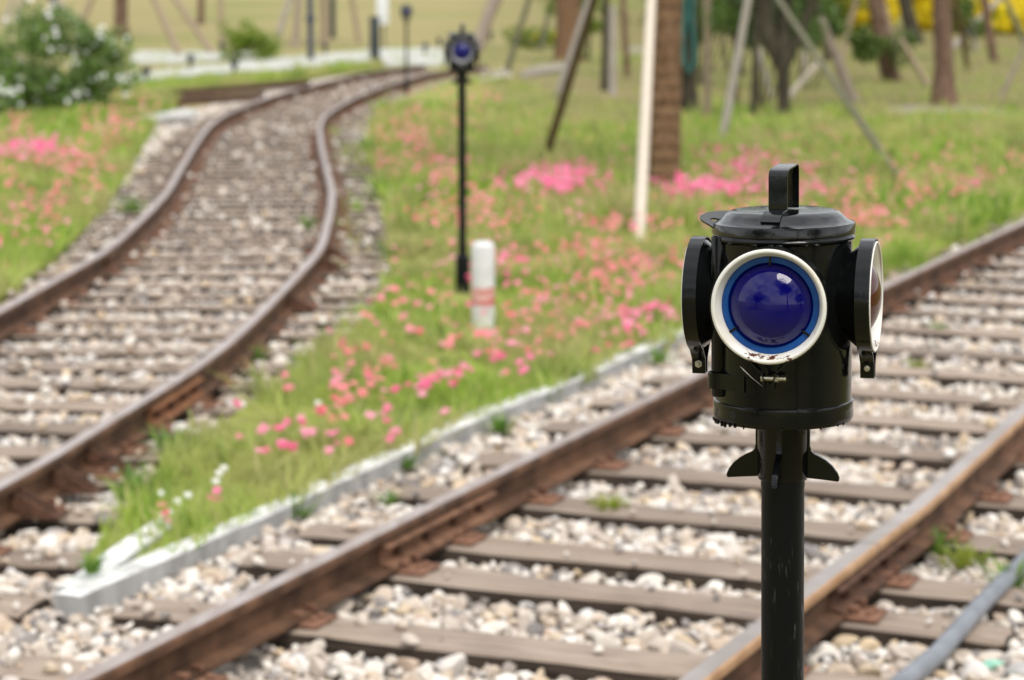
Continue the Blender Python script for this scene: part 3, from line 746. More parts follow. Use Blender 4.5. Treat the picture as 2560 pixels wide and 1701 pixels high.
# ------------------------------------------------------------------ signal lamps
def hood(parent, az, ring_r, lens_r, lensmat, ringmat, blue, zc, tilt=0.0):
    R0 = Matrix.Rotation(az, 4, 'Z') @ Matrix.Translation((0, .0055, zc)) @ Matrix.Rotation(rad(tilt), 4, 'X')
    # local frame: opening faces -Y; lathe axis z -> -y
    k = ring_r / 0.061
    LM = Matrix(((1, 0, 0, 0), (0, 0, -1, 0), (0, 1, 0, 0), (0, 0, 0, 1)))
    bm = bmesh.new()
    add_lathe(bm, [(.040, .060), (.044, .076), (.050 * k, .0815), (.0565 * k, .0885), (.0595 * k, .0915), (.0602 * k, .1060)], 72, LM)
    h = mobj('hood', bm, M['black'], parent); h.matrix_local = R0
    bm = bmesh.new(); lw_ = .0026 if (blue or ringmat != 'enamel') else .0014
    tor = [(.0588 * k + lw_ * math.cos(t), .1064 - lw_ * .4 + lw_ * math.sin(t)) for t in [x * 2 * math.pi / 12 for x in range(12)]]
    add_lathe(bm, tor, 72, LM, close=True)
    inner = .0515 * (1 if ring_r < .065 else 1.0)
    lipr = .0585 * k
    if blue: add_lathe(bm, [(lipr, .1055), (.0558, .1025), (.0526, .0955), (.0520, .0925)], 72, LM)
    else: add_lathe(bm, [(lipr, .1055), (lipr * .92, .102), (lens_r * 1.03, .0945), (lens_r * 1.01, .0925)], 72, LM)
    mobj('white_rim' if ringmat == 'enamel' else 'grey_rim', bm, M[ringmat], h)
    if blue:
        bm = bmesh.new(); add_lathe(bm, [(.0522, .0925), (.0513, .0938), (.0458, .0938), (.0450, .0925), (.0450, .090)], 72, LM)
        mobj('blue_ring', bm, M['bluering'], h)
        for a_ in (90, 214, 323):
            bm = bmesh.new(); add_box(bm, (.0475, -.0945, 0), (.0095, .0018, .0022), 0, 0, 0, Matrix.Rotation(rad(-a_), 4, 'Y'))
            mobj('lens_clip', bm, M['black'], h, False)
    # dome lens (solid glass with stepped back) and dull reflector behind
    bm = bmesh.new(); rho = 0.059 if lens_r < .046 else 0.064; ap = .0915 + rho - math.sqrt(rho ** 2 - lens_r ** 2)
    prof = [(0, .0915 + (math.sqrt(rho ** 2) - math.sqrt(rho ** 2 - lens_r ** 2)))]
    for i in range(1, 13):
        r_ = lens_r * i / 12; prof.append((r_, .0915 + math.sqrt(rho ** 2 - r_ ** 2) - math.sqrt(rho ** 2 - lens_r ** 2)))
    back = [(lens_r, .0895)]
    back += [(lens_r * .86, .0893), (lens_r * .83, .0884), (lens_r * .5, .0884), (lens_r * .47, .0879)]
    add_lathe(bm, prof + back + [(0, .0875)], 64, LM)
    bmesh.ops.recalc_face_normals(bm, faces=bm.faces[:])
    mobj('lens', bm, M[lensmat], h, True, 25)
    bm = bmesh.new(); add_lathe(bm, [(lens_r * 1.06, .0868), (lens_r * .9, .078), (lens_r * .5, .068), (.006, .0645), (.0, .0645)], 48, LM); 
    mobj('reflector', bm, M['reflector'], h)
    # clamp strap: circle pinched into two tails below, held by one bolt
    rs = ring_r + .0006; path = [(.0045, -.0885 * (k * .5 + .5)), (.0047, -.078 * k), (.0062, -.0715 * k), (.0125, -.0655 * k)]
    a0 = math.atan2(-.0655 * k, .0125); 
    path += [(rs * math.cos(a_), rs * math.sin(a_)) for a_ in np.linspace(-1.25, math.pi + 1.25, 56)]
    path += [(-.0125, -.0655 * k), (-.0062, -.0715 * k), (-.0047, -.078 * k), (-.0045, -.0885 * (k * .5 + .5))]
    bm = bmesh.new(); add_ribbon(bm, path, -.0905, -.1056, .0014)
    bmesh.ops.recalc_face_normals(bm, faces=bm.faces[:])
    mobj('clamp_strap', bm, M['black'], h, True, 30)
    bm = bmesh.new(); Mx = Matrix.Translation((-.007, -.098, -.0775 * k)) @ Matrix.Rotation(rad(90), 4, 'Y') @ Matrix.Rotation(rad(0), 4, 'X')
    add_lathe(bm, [(0, -.003), (.0032, -.0022), (.0036, 0), (.0024, .0003), (.0022, .0245), (0, .025)], 14, Mx)
    add_lathe(bm, [(.0022, .0128), (.0043, .0128), (.0043, .0165), (.0022, .0165)], 6, Mx)
    mobj('clamp_bolt', bm, M['zinc'], h, True, 30)
    return h

ZT = 1.615
def lamp(loc, rz, label, ring_r=0.061, lens_r=0.0449, ringmat='enamel', blue=True, base=True, detail=True, drop=0.0):
    root = empty('signal_lamp', loc, label, 'signal lamp', 'switch lamps on black poles beside the tracks', rz)
    # heights along the post
    zrim, zbead, zbot, zplat, zcol, zh = 1.552, 1.537, 1.339, 1.5655, 1.269, 1.6115
    bm = bmesh.new()
    prof = [(0.0, zbot + .003), (.060, zbot + .003), (.0735, zbot + .001), (.0752, zbot - .002), (.0765, zbot + .001), (.0768, zbot + .004), (.0762, zbot + .0115), (.0768, zbot + .0165), (.0762, zbot + .0195), (.0745, zbot + .0205), (.0744, zbead - .0035)]
    prof += [(.0752, zbead - .0032), (.0775, zbead - .001), (.0778, zbead + .001), (.0762, zbead + .0035), (.0760, zrim - .001)]
    add_lathe(bm, prof, 96, None, 0, False, lambda a, z: 0.004 * mnoise.noise((math.cos(a) * 2.2, math.sin(a) * 2.2, z * 30)))
    if detail:   # paint runs hanging from the bottom edge
        r = random.Random(3)
        angs = [rad(-90 + d) for d in (-74, -66, -60, -52, -47, -40, -34, -25, -12, 8, 22, 30, 41, 60, 68)]
        for i, a_ in enumerate(angs):
            big = 1.0 if i < 7 else 0.55; ln = r.uniform(.003, .0062) * big; q = (.0755 * math.cos(a_), .0755 * math.sin(a_))
            add_lathe(bm, [(.0026 * big, 0.0), (.0017 * big, -ln * .5), (.0019 * big, -ln * .8), (.0, -ln * 1.15)], 8, Matrix.Translation((q[0], q[1], zbot - .0005)))
        for i in range(6):   # runs below the bead
            a_ = rad(-90 + (-34 + i * 15 + r.uniform(-6, 6))); q = (.0758 * math.cos(a_), .0758 * math.sin(a_)); s_ = r.uniform(.5, 1.3)
            bmesh.ops.create_icosphere(bm, subdivisions=2, radius=.0016 * s_, matrix=Matrix.Translation((q[0], q[1], zbead - .0024)) @ Matrix.Diagonal((2.6, 1.6, 1, 1)))
    mobj('lamp_body', bm, M['black'], root, True, 32)
    bm = bmesh.new()
    add_lathe(bm, [(.0772, zrim - .0105), (.0778, zrim - .010), (.0778, zrim - .0005), (.0770, zrim + .0012), (.0735, zrim + .0022), (.0685, zrim + .0048), (.0640, zrim + .0092), (.0595, zrim + .0126), (.0555, zrim + .0140), (.0510, zrim + .0146), (0, zplat + .0015)], 96)
    lid = mobj('lid', bm, M['blacklid'], root, True, 35)
    # strap handle: up at the front, over, and down at the back
    hz0 = zplat - .0005
    bm = bmesh.new(); hw = .0105; ht = zh
    path = [(-.0635, zrim + .0062), (-.0575, zrim + .0112), (-.0500, zrim + .0152), (-.0345, zrim + .0165), (-.0315, hz0 + .004), (-.0318, ht - .006), (-.0295, ht - .0015), (-.024, ht), (.008, ht + .003), (.0105, ht + .0015), (.0115, ht - .002), (.0115, hz0 + .003)]
    rows = []
    for i, (y_, z_) in enumerate(path):
        a_ = Vector(path[max(i - 1, 0)]); b2 = Vector(path[min(i + 1, len(path) - 1)]); d_ = (b2 - a_).normalized(); nrm = Vector((-d_.y, d_.x)) * .0016
        rows.append([bm.verts.new(q) for q in ((-hw, y_, z_), (hw, y_, z_), (hw, y_ + nrm.x, z_ + nrm.y), (-hw, y_ + nrm.x, z_ + nrm.y))])
    for A_, B_ in zip(rows[:-1], rows[1:]):
        for q in range(4): bm.faces.new((A_[q], A_[(q + 1) % 4], B_[(q + 1) % 4], B_[q]))
    bm.faces.new(rows[0]); bm.faces.new(rows[-1][::-1]); bmesh.ops.recalc_face_normals(bm, faces=bm.faces[:])
    Mh = Matrix.Rotation(rad(-7), 4, 'Z') @ Matrix.Translation((0.0045, -.004, 0)); bmesh.ops.transform(bm, matrix=Mh, verts=bm.verts[:])
    mobj('handle', bm, M['blacklid'], lid, True, 30)
    # hinge plate sticking out on the left with an open eye, and the long hinge tube below it
    ha = rad(180 + 12); Mz = Matrix.Rotation(ha, 4, 'Z')
    bm = bmesh.new(); oute = [(.055, -.030), (.070, -.024), (.082, -.016), (.0900, -.005), (.0905, .0), (.0885, .006), (.078, .017), (.066, .026), (.055, .030)]
    inne = [(.072 + .0075 * math.cos(t), .0045 * math.sin(t)) for t in np.linspace(0, 2 * math.pi, 14, endpoint=False)]
    zz0, zz1 = zrim - .0008, zrim + .0014
    pz = lambda x, y: zz1 + (x - .07) * .16 - y * .34 + .002
    lo_o = [bm.verts.new(Mz @ Vector((x, y, pz(x, y)))) for x, y in oute]; lo_i = [bm.verts.new(Mz @ Vector((x, y, pz(x, y)))) for x, y in inne]
    edges = [bm.edges.new((lo_o[i], lo_o[(i + 1) % len(lo_o)])) for i in range(len(lo_o))] + [bm.edges.new((lo_i[i], lo_i[(i + 1) % len(lo_i)])) for i in range(len(lo_i))]
    bmesh.ops.triangle_fill(bm, edges=edges, use_beauty=True, use_dissolve=False)
    r_ = bmesh.ops.extrude_face_region(bm, geom=bm.faces[:]); bmesh.ops.translate(bm, verts=[g_ for g_ in r_['geom'] if isinstance(g_, bmesh.types.BMVert)], vec=(0, 0, -.0018))
    bmesh.ops.recalc_face_normals(bm, faces=bm.faces[:])
    mobj('hinge_plate', bm, M['blacklid'], lid, True, 30)
    ta = rad(-90 - 58); tc = (.0745 * math.cos(ta), .0745 * math.sin(ta))
    bm = bmesh.new(); add_lathe(bm, [(0, 1.366), (.0082, 1.366), (.0090, 1.368), (.0090, zrim - .013), (.0086, zrim - .0115), (0, zrim - .0115)], 24, Matrix.Translation((tc[0], tc[1], 0)))
    mobj('hinge_tube', bm, M['black'], root, True, 35)
    bm = bmesh.new(); pth = []
    t_in = ta + rad(26); t_out = ta - rad(34)
    pth = [(.0752 * math.cos(ta + rad(d)), .0752 * math.sin(ta + rad(d))) for d in (34, 27, 20)]
    pth += [(tc[0] + .0118 * math.cos(ta + rad(d)), tc[1] + .0118 * math.sin(ta + rad(d))) for d in (75, 55, 35, 15, 0, -15, -35, -55, -75)]
    pth += [(.0752 * math.cos(ta + rad(d)), .0752 * math.sin(ta + rad(d))) for d in (-20, -27, -34)]
    Mr = Matrix(((1, 0, 0, 0), (0, 0, 1, 0), (0, 1, 0, 0), (0, 0, 0, 1)))
    add_ribbon(bm, pth, 1.3755, 1.3925, -.0012, Mr); bmesh.ops.recalc_face_normals(bm, faces=bm.faces[:])
    mobj('tube_clip', bm, M['black'], root, True, 30)
    zc = 1.473 - drop
    for az, lm, bl in ((0, 'bluelens', blue), (90, 'amberlens', False), (180, 'bluelens', blue), (-90, 'amberlens', False)):
        hood(root, rad(az), ring_r if az in (0, 180) or ring_r < .065 else .061, lens_r if az in (0, 180) else .047, lm, ringmat, bl, zc)
    if detail:
        bm = bmesh.new()
        def scr(pts, w):
            for (a1, z1, w1), (a2, z2, w2_) in zip(pts[:-1], pts[1:]):
                R_ = .0751
                q = [(R_ * math.sin(a1), -R_ * math.cos(a1), z1 + w1), (R_ * math.sin(a1), -R_ * math.cos(a1), z1 - w1), (R_ * math.sin(a2), -R_ * math.cos(a2), z2 - w2_), (R_ * math.sin(a2), -R_ * math.cos(a2), z2 + w2_)]
                bm.faces.new([bm.verts.new(x) for x in q])
        scr([(rad(-29), 1.4034, .0002), (rad(-25), 1.400, .0010), (rad(-18), 1.393, .0004), (rad(-8), 1.3838, .0002)], 0)
        mobj('paint_scratch', bm, M['scratch'], root, False)
    # socket with four fins
    bm = bmesh.new(); add_lathe(bm, [(.0, zbot + .001), (.0282, zbot + .001), (.0282, zcol + .004), (.0268, zcol), (.0240, zcol - .0005), (0, zcol)], 40)
    sock = mobj('socket', bm, M['black'], root, True, 35)
    fin = [(.024, zbot - .001), (.0302, zbot - .001), (.0300, zcol + .038), (.0312, zcol + .0325), (.0345, zcol + .0290), (.0410, zcol + .0260), (.0480, zcol + .0218), (.0550, zcol + .0158), (.0600, zcol + .0090)]
    fin += [(.0625, zcol + .0030), (.0622, zcol - .0002), (.0605, zcol - .0010), (.0480, zcol + .0002), (.024, zcol + .0020)]
    for a_ in (0, 90, 180, 270):
        bm = bmesh.new(); Mx = Matrix.Rotation(rad(a_), 4, 'Z') @ Matrix(((1, 0, 0, 0), (0, 0, -1, 0), (0, 1, 0, 0), (0, 0, 0, 1)))
        add_prism(bm, fin, -.0032, .0032, Mx)
        es = [e_ for e_ in bm.edges if e_.calc_face_angle(0) > 1.2]; bmesh.ops.bevel(bm, geom=es, offset=.0009, segments=2, affect='EDGES')
        mobj('fin', bm, M['black'], sock, True, 35)
    bm = bmesh.new(); add_lathe(bm, [(0, -.1), (.0237, -.1), (.0237, zcol - .012), (.0243, zcol - .006), (.0237, zcol), (0, zcol)], 40)
    mobj('pole', bm, M['pole'], root, True, 35)
    if base:
        bm = bmesh.new(); add_lathe(bm, [(0.0238, .27), (.034, .268), (.041, .258), (.042, .24), (.043, 0.0), (.043, -.1)], 32)
        mobj('base_sleeve', bm, M['pole'], root, True, 35)
    return root

def lean(o, deg, rz):
    o.rotation_euler = (Matrix.Rotation(rad(-deg), 3, 'Y') @ Matrix.Rotation(rz, 3, 'Z')).to_euler(); o.location.x += math.tan(rad(deg)) * 1.45
def lamp_loc(u, y, dz=0.0):
    q = V(u, 850, y); return (q[0], y, dz)
lean(lamp(lamp_loc(1957, 2.54), rad(-15.4), 'tall black signal lamp with blue lens and white rim, in sharp focus at right'), 0.85, rad(-15.4))
lamp(lamp_loc(1157, 13.75), rad(1.5), 'blurred black signal lamp with grey rim standing behind the white post', 0.070, 0.0500, 'greyring', False, True, False, 0.012)
lamp(lamp_loc(1021, 41.5), rad(10), 'tiny far signal lamp with blue lens at the top edge, beside the far curve', 0.070, 0.05, 'greyring', False, True, False)

# ------------------------------------------------------------------ white post with a red band
bp = G(1208, 815, 0.06)
root = empty('marker_post', (bp[0], bp[1] + .05, 0.04), 'white marker post with a faded red band beside the black pole', 'post')
k = bp[1] / F; R_ = 29 * k
bm = bmesh.new(); add_lathe(bm, [(R_, -.2), (R_, .125)], 28); add_lathe(bm, [(R_, .222), (R_, .43), (R_ * .97, .442), (R_ * .8, .455), (R_ * .5, .462), (0, .465)], 28)
mobj('shaft', bm, M['bollardwhite'], root)
bm = bmesh.new(); add_lathe(bm, [(R_, .125), (R_ * 1.012, .126), (R_ * 1.012, .221), (R_, .222)], 28); mobj('red_band', bm, M['bollardred'], root)

# ------------------------------------------------------------------ grass, weeds and flowers
def blade(nseg=2, bend=0.35, w=0.035):
    v = []; f = []
    for i in range(nseg):
        t = i / nseg; ww = w * (1 - t * .55); v += [(-ww, bend * t * t, t), (ww, bend * t * t, t)]
    v.append((0, bend, 0.96)); n = len(v)
    for i in range(nseg - 1): f.append([2 * i, 2 * i + 1, 2 * i + 3, 2 * i + 2])
    f.append([n - 3, n - 2, n - 1]); return np.array(v, float), f
BL = [blade(2, .2), blade(2, .55), blade(3, .85, .03), blade(2, .35, .05)]
kerbstrip = np.array([G(u, v, .06)[:2] for u, v in [(120,1500),(205,1478),(362,1368),(470,1285),(600,1178),(575,1145),(440,1245),(330,1322),(105,1452)]])
def grow(polys, dens, y0, y1, h0, h1, zf, wmul=1.0, clump=None):
    parts = []
    for pl in polys:
        pl = np.asarray(pl); x0, x1 = pl[:, 0].min(), pl[:, 0].max(); a0, a1 = max(y0, pl[:, 1].min()), min(y1, pl[:, 1].max())
        if a1 <= a0: continue
        x0 = max(x0, -a1 * .25 - 1.2); x1 = min(x1, a1 * .25 + 1.2)
        n = int(dens * (x1 - x0) * (a1 - a0)); px = rng.uniform(x0, x1, n); py = rng.uniform(a0, a1, n)
        m = inpoly(px, py, pl) & (np.abs(px) < py * .235 + 1.2) & ~(inpoly(px, py, kerbstrip) & (rng.random(n) < np.where(py < 7.3, .95, .35))); px, py = px[m], py[m]
        dn = np.array([mnoise.noise((q * 1.7, w_ * 1.1, 0.0)) for q, w_ in zip(px, py)]); kp = rng.random(len(px)) < np.clip(0.62 + dn * 1.1, .12, 1); px, py, dn = px[kp], py[kp], dn[kp]
        n = len(px); h = rng.uniform(h0, h1, n) * np.clip(1 + dn * 1.0, .45, 1.8)
        pos = np.stack([px, py, np.array([zf(q) for q in py]) - .01], 1)
        R = rotmats(rng.uniform(0, 6.28, n), rng.normal(0, .35, n), rng.normal(0, .3, n)); s3 = np.stack([h * wmul, h, h], 1); ch = rng.integers(0, 4, n)
        for k in range(4): parts.append((BL[k][0], BL[k][1], pos[ch == k], R[ch == k], s3[ch == k]))
    return parts
gp = grow([bedpoly], 2600, 6.5, 11.0, .05, .12, zbed) + grow([bedpoly], 1300, 11.0, 17.0, .06, .14, zbed, 1.3) + grow([bedpoly], 420, 17.0, 35.0, .10, .22, zbed, 1.8)
gp += grow([leftpoly], 900, 11, 20, .06, .14, lambda y: .05, 1.4) + grow([leftpoly], 420, 20, 41, .10, .2, lambda y: .035, 1.8)
gp += grow([strippoly], 300, 38, 60, .06, .15, lambda y: .03, 2.6)
thin = np.array([G(u, v, 0)[:2] for u, v in [(1110,168),(1190,160),(1300,215),(1450,245),(1650,262),(1850,262),(2100,268),(2560,268),(2860,268),(2860,330),(2000,330),(1700,335),(1450,345),(1240,290)]])
gp += grow([thin], 60, 20, 50, .08, .16, lambda y: .0, 2.4)
lawnpoly = [(-16, 36), (-2.5, 55), (1, 55), (3, 30), (13, 30), (22, 75), (-22, 75)]
gp += grow([lawnpoly], 10, 30, 75, .07, .14, lambda y: .0, 3.2)
def clumps(polys, per, y0, y1, h0, h1, zf, nb=26, wm=1.2):
    parts = []
    for pl in polys:
        pl = np.asarray(pl); x0, x1 = pl[:, 0].min(), pl[:, 0].max(); a0, a1 = max(y0, pl[:, 1].min()), min(y1, pl[:, 1].max())
        if a1 <= a0: continue
        x0 = max(x0, -a1 * .25 - 1.2); x1 = min(x1, a1 * .25 + 1.2); n = int(per * (x1 - x0) * (a1 - a0)); cx = rng.uniform(x0, x1, n); cy = rng.uniform(a0, a1, n)
        m = inpoly(cx, cy, pl) & ~inpoly(cx, cy, kerbstrip) & (np.abs(cx) < cy * .235 + 1.2); cx, cy = cx[m], cy[m]; n = len(cx)
        hh = rng.uniform(h0, h1, n); a = rng.uniform(0, 6.28, n * nb); d = np.abs(rng.normal(0, .25, n * nb)); H_ = np.repeat(hh, nb) * rng.uniform(.45, 1.1, n * nb)
        pos = np.stack([np.repeat(cx, nb) + np.cos(a) * d * H_, np.repeat(cy, nb) + np.sin(a) * d * H_, np.repeat(np.array([zf(q) for q in cy]), nb) - .01], 1)
        Rm = rotmats(a - 1.57, rng.normal(-.35, .3, n * nb), rng.normal(0, .25, n * nb)); s3 = np.stack([H_ * wm, H_, H_], 1); ch = rng.integers(0, 4, n * nb)
        for k in range(4): parts.append((BL[k][0], BL[k][1], pos[ch == k], Rm[ch == k], s3[ch == k]))
    return parts
gp += clumps([bedpoly], 15, 7.4, 13, .09, .22, zbed) + clumps([bedpoly], 6, 13, 20, .12, .26, zbed, 22, 1.4) + clumps([bedpoly], 2.6, 20, 36, .16, .36, zbed, 18, 1.8) + clumps([leftpoly], 3.2, 11, 40, .14, .32, lambda y: .045, 18, 1.7)
spill = [np.array([G(u, v, .02)[:2] for u, v in L_]) for L_ in ([(170,1400),(330,1195),(560,1010),(760,860),(860,700),(850,540),(830,430),(830,330),(870,280),(930,280),(960,330),(985,560),(985,720),(900,840),(700,960),(430,1150),(230,1380)], [(0,735),(110,630),(190,545),(250,480),(320,395),(400,300),(440,280),(400,340),(330,430),(240,560),(140,660),(0,770)])]
gp += clumps(spill, 5, 7.5, 34, .07, .2, lambda y: -.02, 18, 1.5)
fringe = [np.array([G(u, v, .06)[:2] for u, v in L_]) for L_ in ([(2860,520),(2560,560),(2300,668),(2000,775),(2000,735),(2300,630),(2560,505),(2860,430)], [(150,1420),(360,1220),(620,1010),(830,870),(900,820),(690,950),(430,1140),(240,1380)])]
gp += grow(fringe, 420, 7, 25, .05, .12, lambda y: -.01, 1.5)
tag(batch('grass', gp, M['grass']), 'yellow-green meadow grass growing in the flower beds', None, None, 'stuff')

def tuft_mesh(seed, n=70, spread=.5, mat='weed'):
    r = np.random.default_rng(seed); a = r.uniform(0, 6.28, n); d = np.abs(r.normal(0, .35, n)) * spread
    pos = np.stack([np.cos(a) * d, np.sin(a) * d, np.zeros(n)], 1); R = rotmats(a - 1.57, r.normal(-.3, .25, n), r.normal(0, .2, n)); h = r.uniform(.5, 1.1, n)
    s3 = np.stack([h * 1.2, h, h], 1); ch = r.integers(0, 4, n)
    return batch('weed_tuft', [(BL[k][0], BL[k][1], pos[ch == k], R[ch == k], s3[ch == k]) for k in range(4)], M[mat])
tm = {'weed': tuft_mesh(1), 'moss': tuft_mesh(2, 160, 1.0, 'moss')}; tused = {}
WG = 'weeds growing out of the gravel'
for (u, v, z, s_, mt, lab) in [
    (1525, 1285, .0, .085, 'moss', 'yellow-green weed growing beside a sleeper in the middle of the straight track'),
    (2405, 1418, .0, .085, 'moss', 'low bright green weed beside the grey pipe and the tan rail'),
    (2352, 1385, .0, .10, 'weed', 'small green weed sprouting against the tan rail near the right edge'),
    (2530, 1480, .0, .13, 'weed', 'green weed behind the grey pipe at the right edge'),
    (232, 1432, .08, .085, 'weed', 'grass tuft in the fork between the two kerbs at the tip'),
    (742, 1300, .0, .11, 'weed', 'dark grass tuft in the gap after the longest kerb stone'),
    (1250, 1085, .0, .12, 'weed', 'grass tuft at the kerb gap, right of the middle of the photo'),
    (1360, 1010, .0, .10, 'weed', 'small grass tuft at the foot of the kerb below the short stone'),
    (1020, 1172, .0, .085, 'weed', 'low weed on the white gravel between kerb and rail'),
    (975, 1262, .0, .07, 'weed', 'sparse light green weed beside the brown rail joint'),
    (1650, 915, .0, .12, 'weed', 'grass tuft at the kerb just left of the black lamp'),
    (770, 575, .02, .15, 'weed', 'green weed inside the curved track by its right rail'),
    (780, 945, .0, .16, 'weed', 'thick green tuft between the curved track and the bed, lower one'),
    (640, 905, .0, .11, 'weed', 'green weed at the outer side of the orange rusty joint'),
    (925, 390, .0, .30, 'weed', 'dark green plant at the bed corner by the bend of the track'),
    (965, 500, .0, .30, 'weed', 'dark green plant on the gravel edge of the bed, below the bend'),
    (985, 660, .0, .22, 'weed', 'green clump at the gravel edge left of the black pole foot'),
    (430, 1150, .0, .16, 'weed', 'green grass clump near the lower end of the bed, beside the rail'),
    (330, 1250, .0, .15, 'weed', 'tall dark grass clump at the narrow end of the bed'),
    (330, 540, .0, .22, 'weed', 'green weed on the gravel left of the curved track'),
    (2345, 835, .0, .085, 'weed', 'green weed between sleepers, right of the amber lens hood'),
    (2290, 928, .0, .07, 'moss', 'yellow-green weed between sleepers, below the amber lens hood'),
    (2545, 1130, .0, .09, 'weed', 'green weed outside the tan rail where it meets the right edge')]:
    if mt in tused: o = tm[mt].copy(); COL.objects.link(o)
    else: o = tm[mt]; tused[mt] = 1
    p = G(u, v, z); o.location = p; o.scale = (s_, s_, s_); o.rotation_euler = (0, 0, random.uniform(0, 6)); tag(o, lab, 'weed', WG)

def flower_variant(seed, np_=7):
    r = random.Random(seed); v = [(0, 0, .12)]; f = []
    for k in range(np_):
        a = 2 * math.pi * k / np_ + r.uniform(-.15, .15); w_ = 0.42; hh = r.uniform(.12, .62)
        b0 = len(v); v += [(.35 * math.cos(a - w_), .35 * math.sin(a - w_), .10), (math.cos(a - .28), math.sin(a - .28), hh), (1.08 * math.cos(a), 1.08 * math.sin(a), hh - .05), (math.cos(a + .28), math.sin(a + .28), hh), (.35 * math.cos(a + w_), .35 * math.sin(a + w_), .10)]
        f += [[0, b0, b0 + 1, b0 + 2], [0, b0 + 2, b0 + 3, b0 + 4]]
        b1 = len(v); a2 = a + .4; v += [(.6 * math.cos(a2 - .3), .6 * math.sin(a2 - .3), .45), (.7 * math.cos(a2), .7 * math.sin(a2), .5), (.6 * math.cos(a2 + .3), .6 * math.sin(a2 + .3), .45)]
        f += [[0, b1, b1 + 1], [0, b1 + 1, b1 + 2]]
    return np.array(v, float), f
# one island per flower so that every flower has one colour
FV = [flower_variant(i) for i in range(4)]
fl = []      # x, y, size, hot
def addf(u, v, su, sv, n, hot, size=1.0):
    for _ in range(int(n * (1.9 if v < 800 else 1.6))):
        q = G(random.gauss(u, su), random.gauss(v, sv), .12); fl.append((q[0], q[1], random.uniform(.015, .027) * size, hot, q[1] > 5))
def inbed(p): return inpoly(np.array([p[0]]), np.array([p[1]]), bedpoly)[0] or inpoly(np.array([p[0]]), np.array([p[1]]), leftpoly)[0]
# dense drifts seen in the bed
addf(1400, 462, 62, 20, 150, 1, 1.25); addf(1850, 425, 55, 20, 90, 1, 1.2); addf(1770, 480, 60, 16, 90, 1, 1.2); addf(1960, 480, 70, 30, 80, 1, 1.1)
addf(2160, 560, 70, 25, 40, 0, 1.1); addf(2300, 500, 60, 25, 25, 0, 1.1); addf(2410, 470, 30, 12, 16, 1, 1.1)
addf(1010, 330, 45, 40, 90, 0, 1.2); addf(1080, 440, 60, 45, 70, 0, 1.1); addf(1190, 540, 70, 40, 60, 0); addf(1240, 660, 60, 25, 26, 1)
addf(1500, 620, 120, 40, 80, 0); addf(1560, 700, 80, 30, 36, 0); addf(1600, 800, 60, 25, 22, 1); addf(1400, 780, 90, 40, 32, 0); addf(1640, 770, 30, 15, 14, 1)
addf(1320, 890, 80, 35, 14, 1); addf(1062, 955, 34, 16, 12, 1, 1.0); addf(905, 930, 40, 30, 14, 0); addf(1010, 760, 60, 40, 16, 0); addf(1170, 870, 90, 50, 15, 0); addf(1560, 760, 160, 60, 22, 1)
addf(780, 1075, 44, 28, 9, 1); addf(700, 1105, 25, 14, 5, 1); addf(965, 1075, 30, 24, 5, 1); addf(535, 1252, 14, 10, 2, 1, .8); addf(425, 1262, 30, 16, 2, 0, .7); addf(860, 1000, 70, 36, 8, 0)
addf(1800, 560, 150, 50, 40, 0, 1.1); addf(1150, 300, 60, 30, 40, 0, 1.2); addf(1250, 245, 80, 14, 34, 0, 1.3); addf(2100, 400, 160, 40, 50, 0, 1.1); addf(2480, 400, 90, 30, 24, 0)
# left bed
addf(70, 390, 60, 14, 100, 1, 1.35); addf(30, 320, 40, 14, 24, 0, 1.3); addf(170, 420, 60, 25, 40, 0, 1.2); addf(280, 330, 40, 40, 46, 0, 1.3); addf(60, 600, 60, 30, 16, 0); addf(120, 500, 80, 40, 30, 0, 1.1); addf(300, 270, 60, 14, 26, 0, 1.3)
for _ in range(900):
    y_ = random.uniform(8.6, 33) if random.random() < .8 else random.uniform(8.6, 18); x_ = random.uniform(-y_ * .24, y_ * .24)
    fl.append((x_, y_, random.uniform(.014, .024), int(random.random() < .2), True))
fl = [q for q in fl if q[4] and inbed(q)]
fl.sort(key=lambda q: q[1] / q[2])        # largest in the photo first
head, rest = fl[:300], fl[300:]
fmesh = []
for hot in (0, 1):
    for k in range(4):
        me = bpy.data.meshes.new('pink_flower'); me.from_pydata([tuple(x) for x in FV[k][0]], [], FV[k][1]); me.materials.append(M['hotpink' if hot else 'pink']); me.update(); fmesh.append(me)
# the shared petal material varies by flower through the object's own random number
for key in ('pink', 'hotpink'):
    nt = M[key].node_tree; rr_ = [n for n in nt.nodes if n.type == 'VALTORGB'][0]; g_ = [n for n in nt.nodes if n.type == 'NEW_GEOMETRY'][0]
    oi = N(nt, 'ShaderNodeObjectInfo'); ad = N(nt, 'ShaderNodeMath', operation='ADD'); fr = N(nt, 'ShaderNodeMath', operation='FRACT')
    nt.links.new(g_.outputs['Random Per Island'], ad.inputs[0]); nt.links.new(oi.outputs['Random'], ad.inputs[1]); nt.links.new(ad.outputs[0], fr.inputs[0]); nt.links.new(fr.outputs[0], rr_.inputs[0])
def fz(y, left): return (0.05 if left else zbed(y)) + random.uniform(.06, .12) + (0.06 if y > 16 else 0)
for (x, y, s_, hot, _) in head:
    o = bpy.data.objects.new('pink_flower', fmesh[hot * 4 + random.randrange(4)]); COL.objects.link(o)
    left = x < -2.2 and y > 10.5
    o.location = (x, y, fz(y, left)); o.scale = (s_,) * 3; o.rotation_euler = (random.uniform(.15, .75), random.gauss(0, .25), random.gauss(0, .5))
    if left: tag(o, 'small pink flower in the grass on the left of the curved track', 'flower', 'pink flowers in the left bed')
    else: tag(o, 'small pink flower in the grassy bed between the two tracks', 'flower', 'pink flowers in the middle bed')
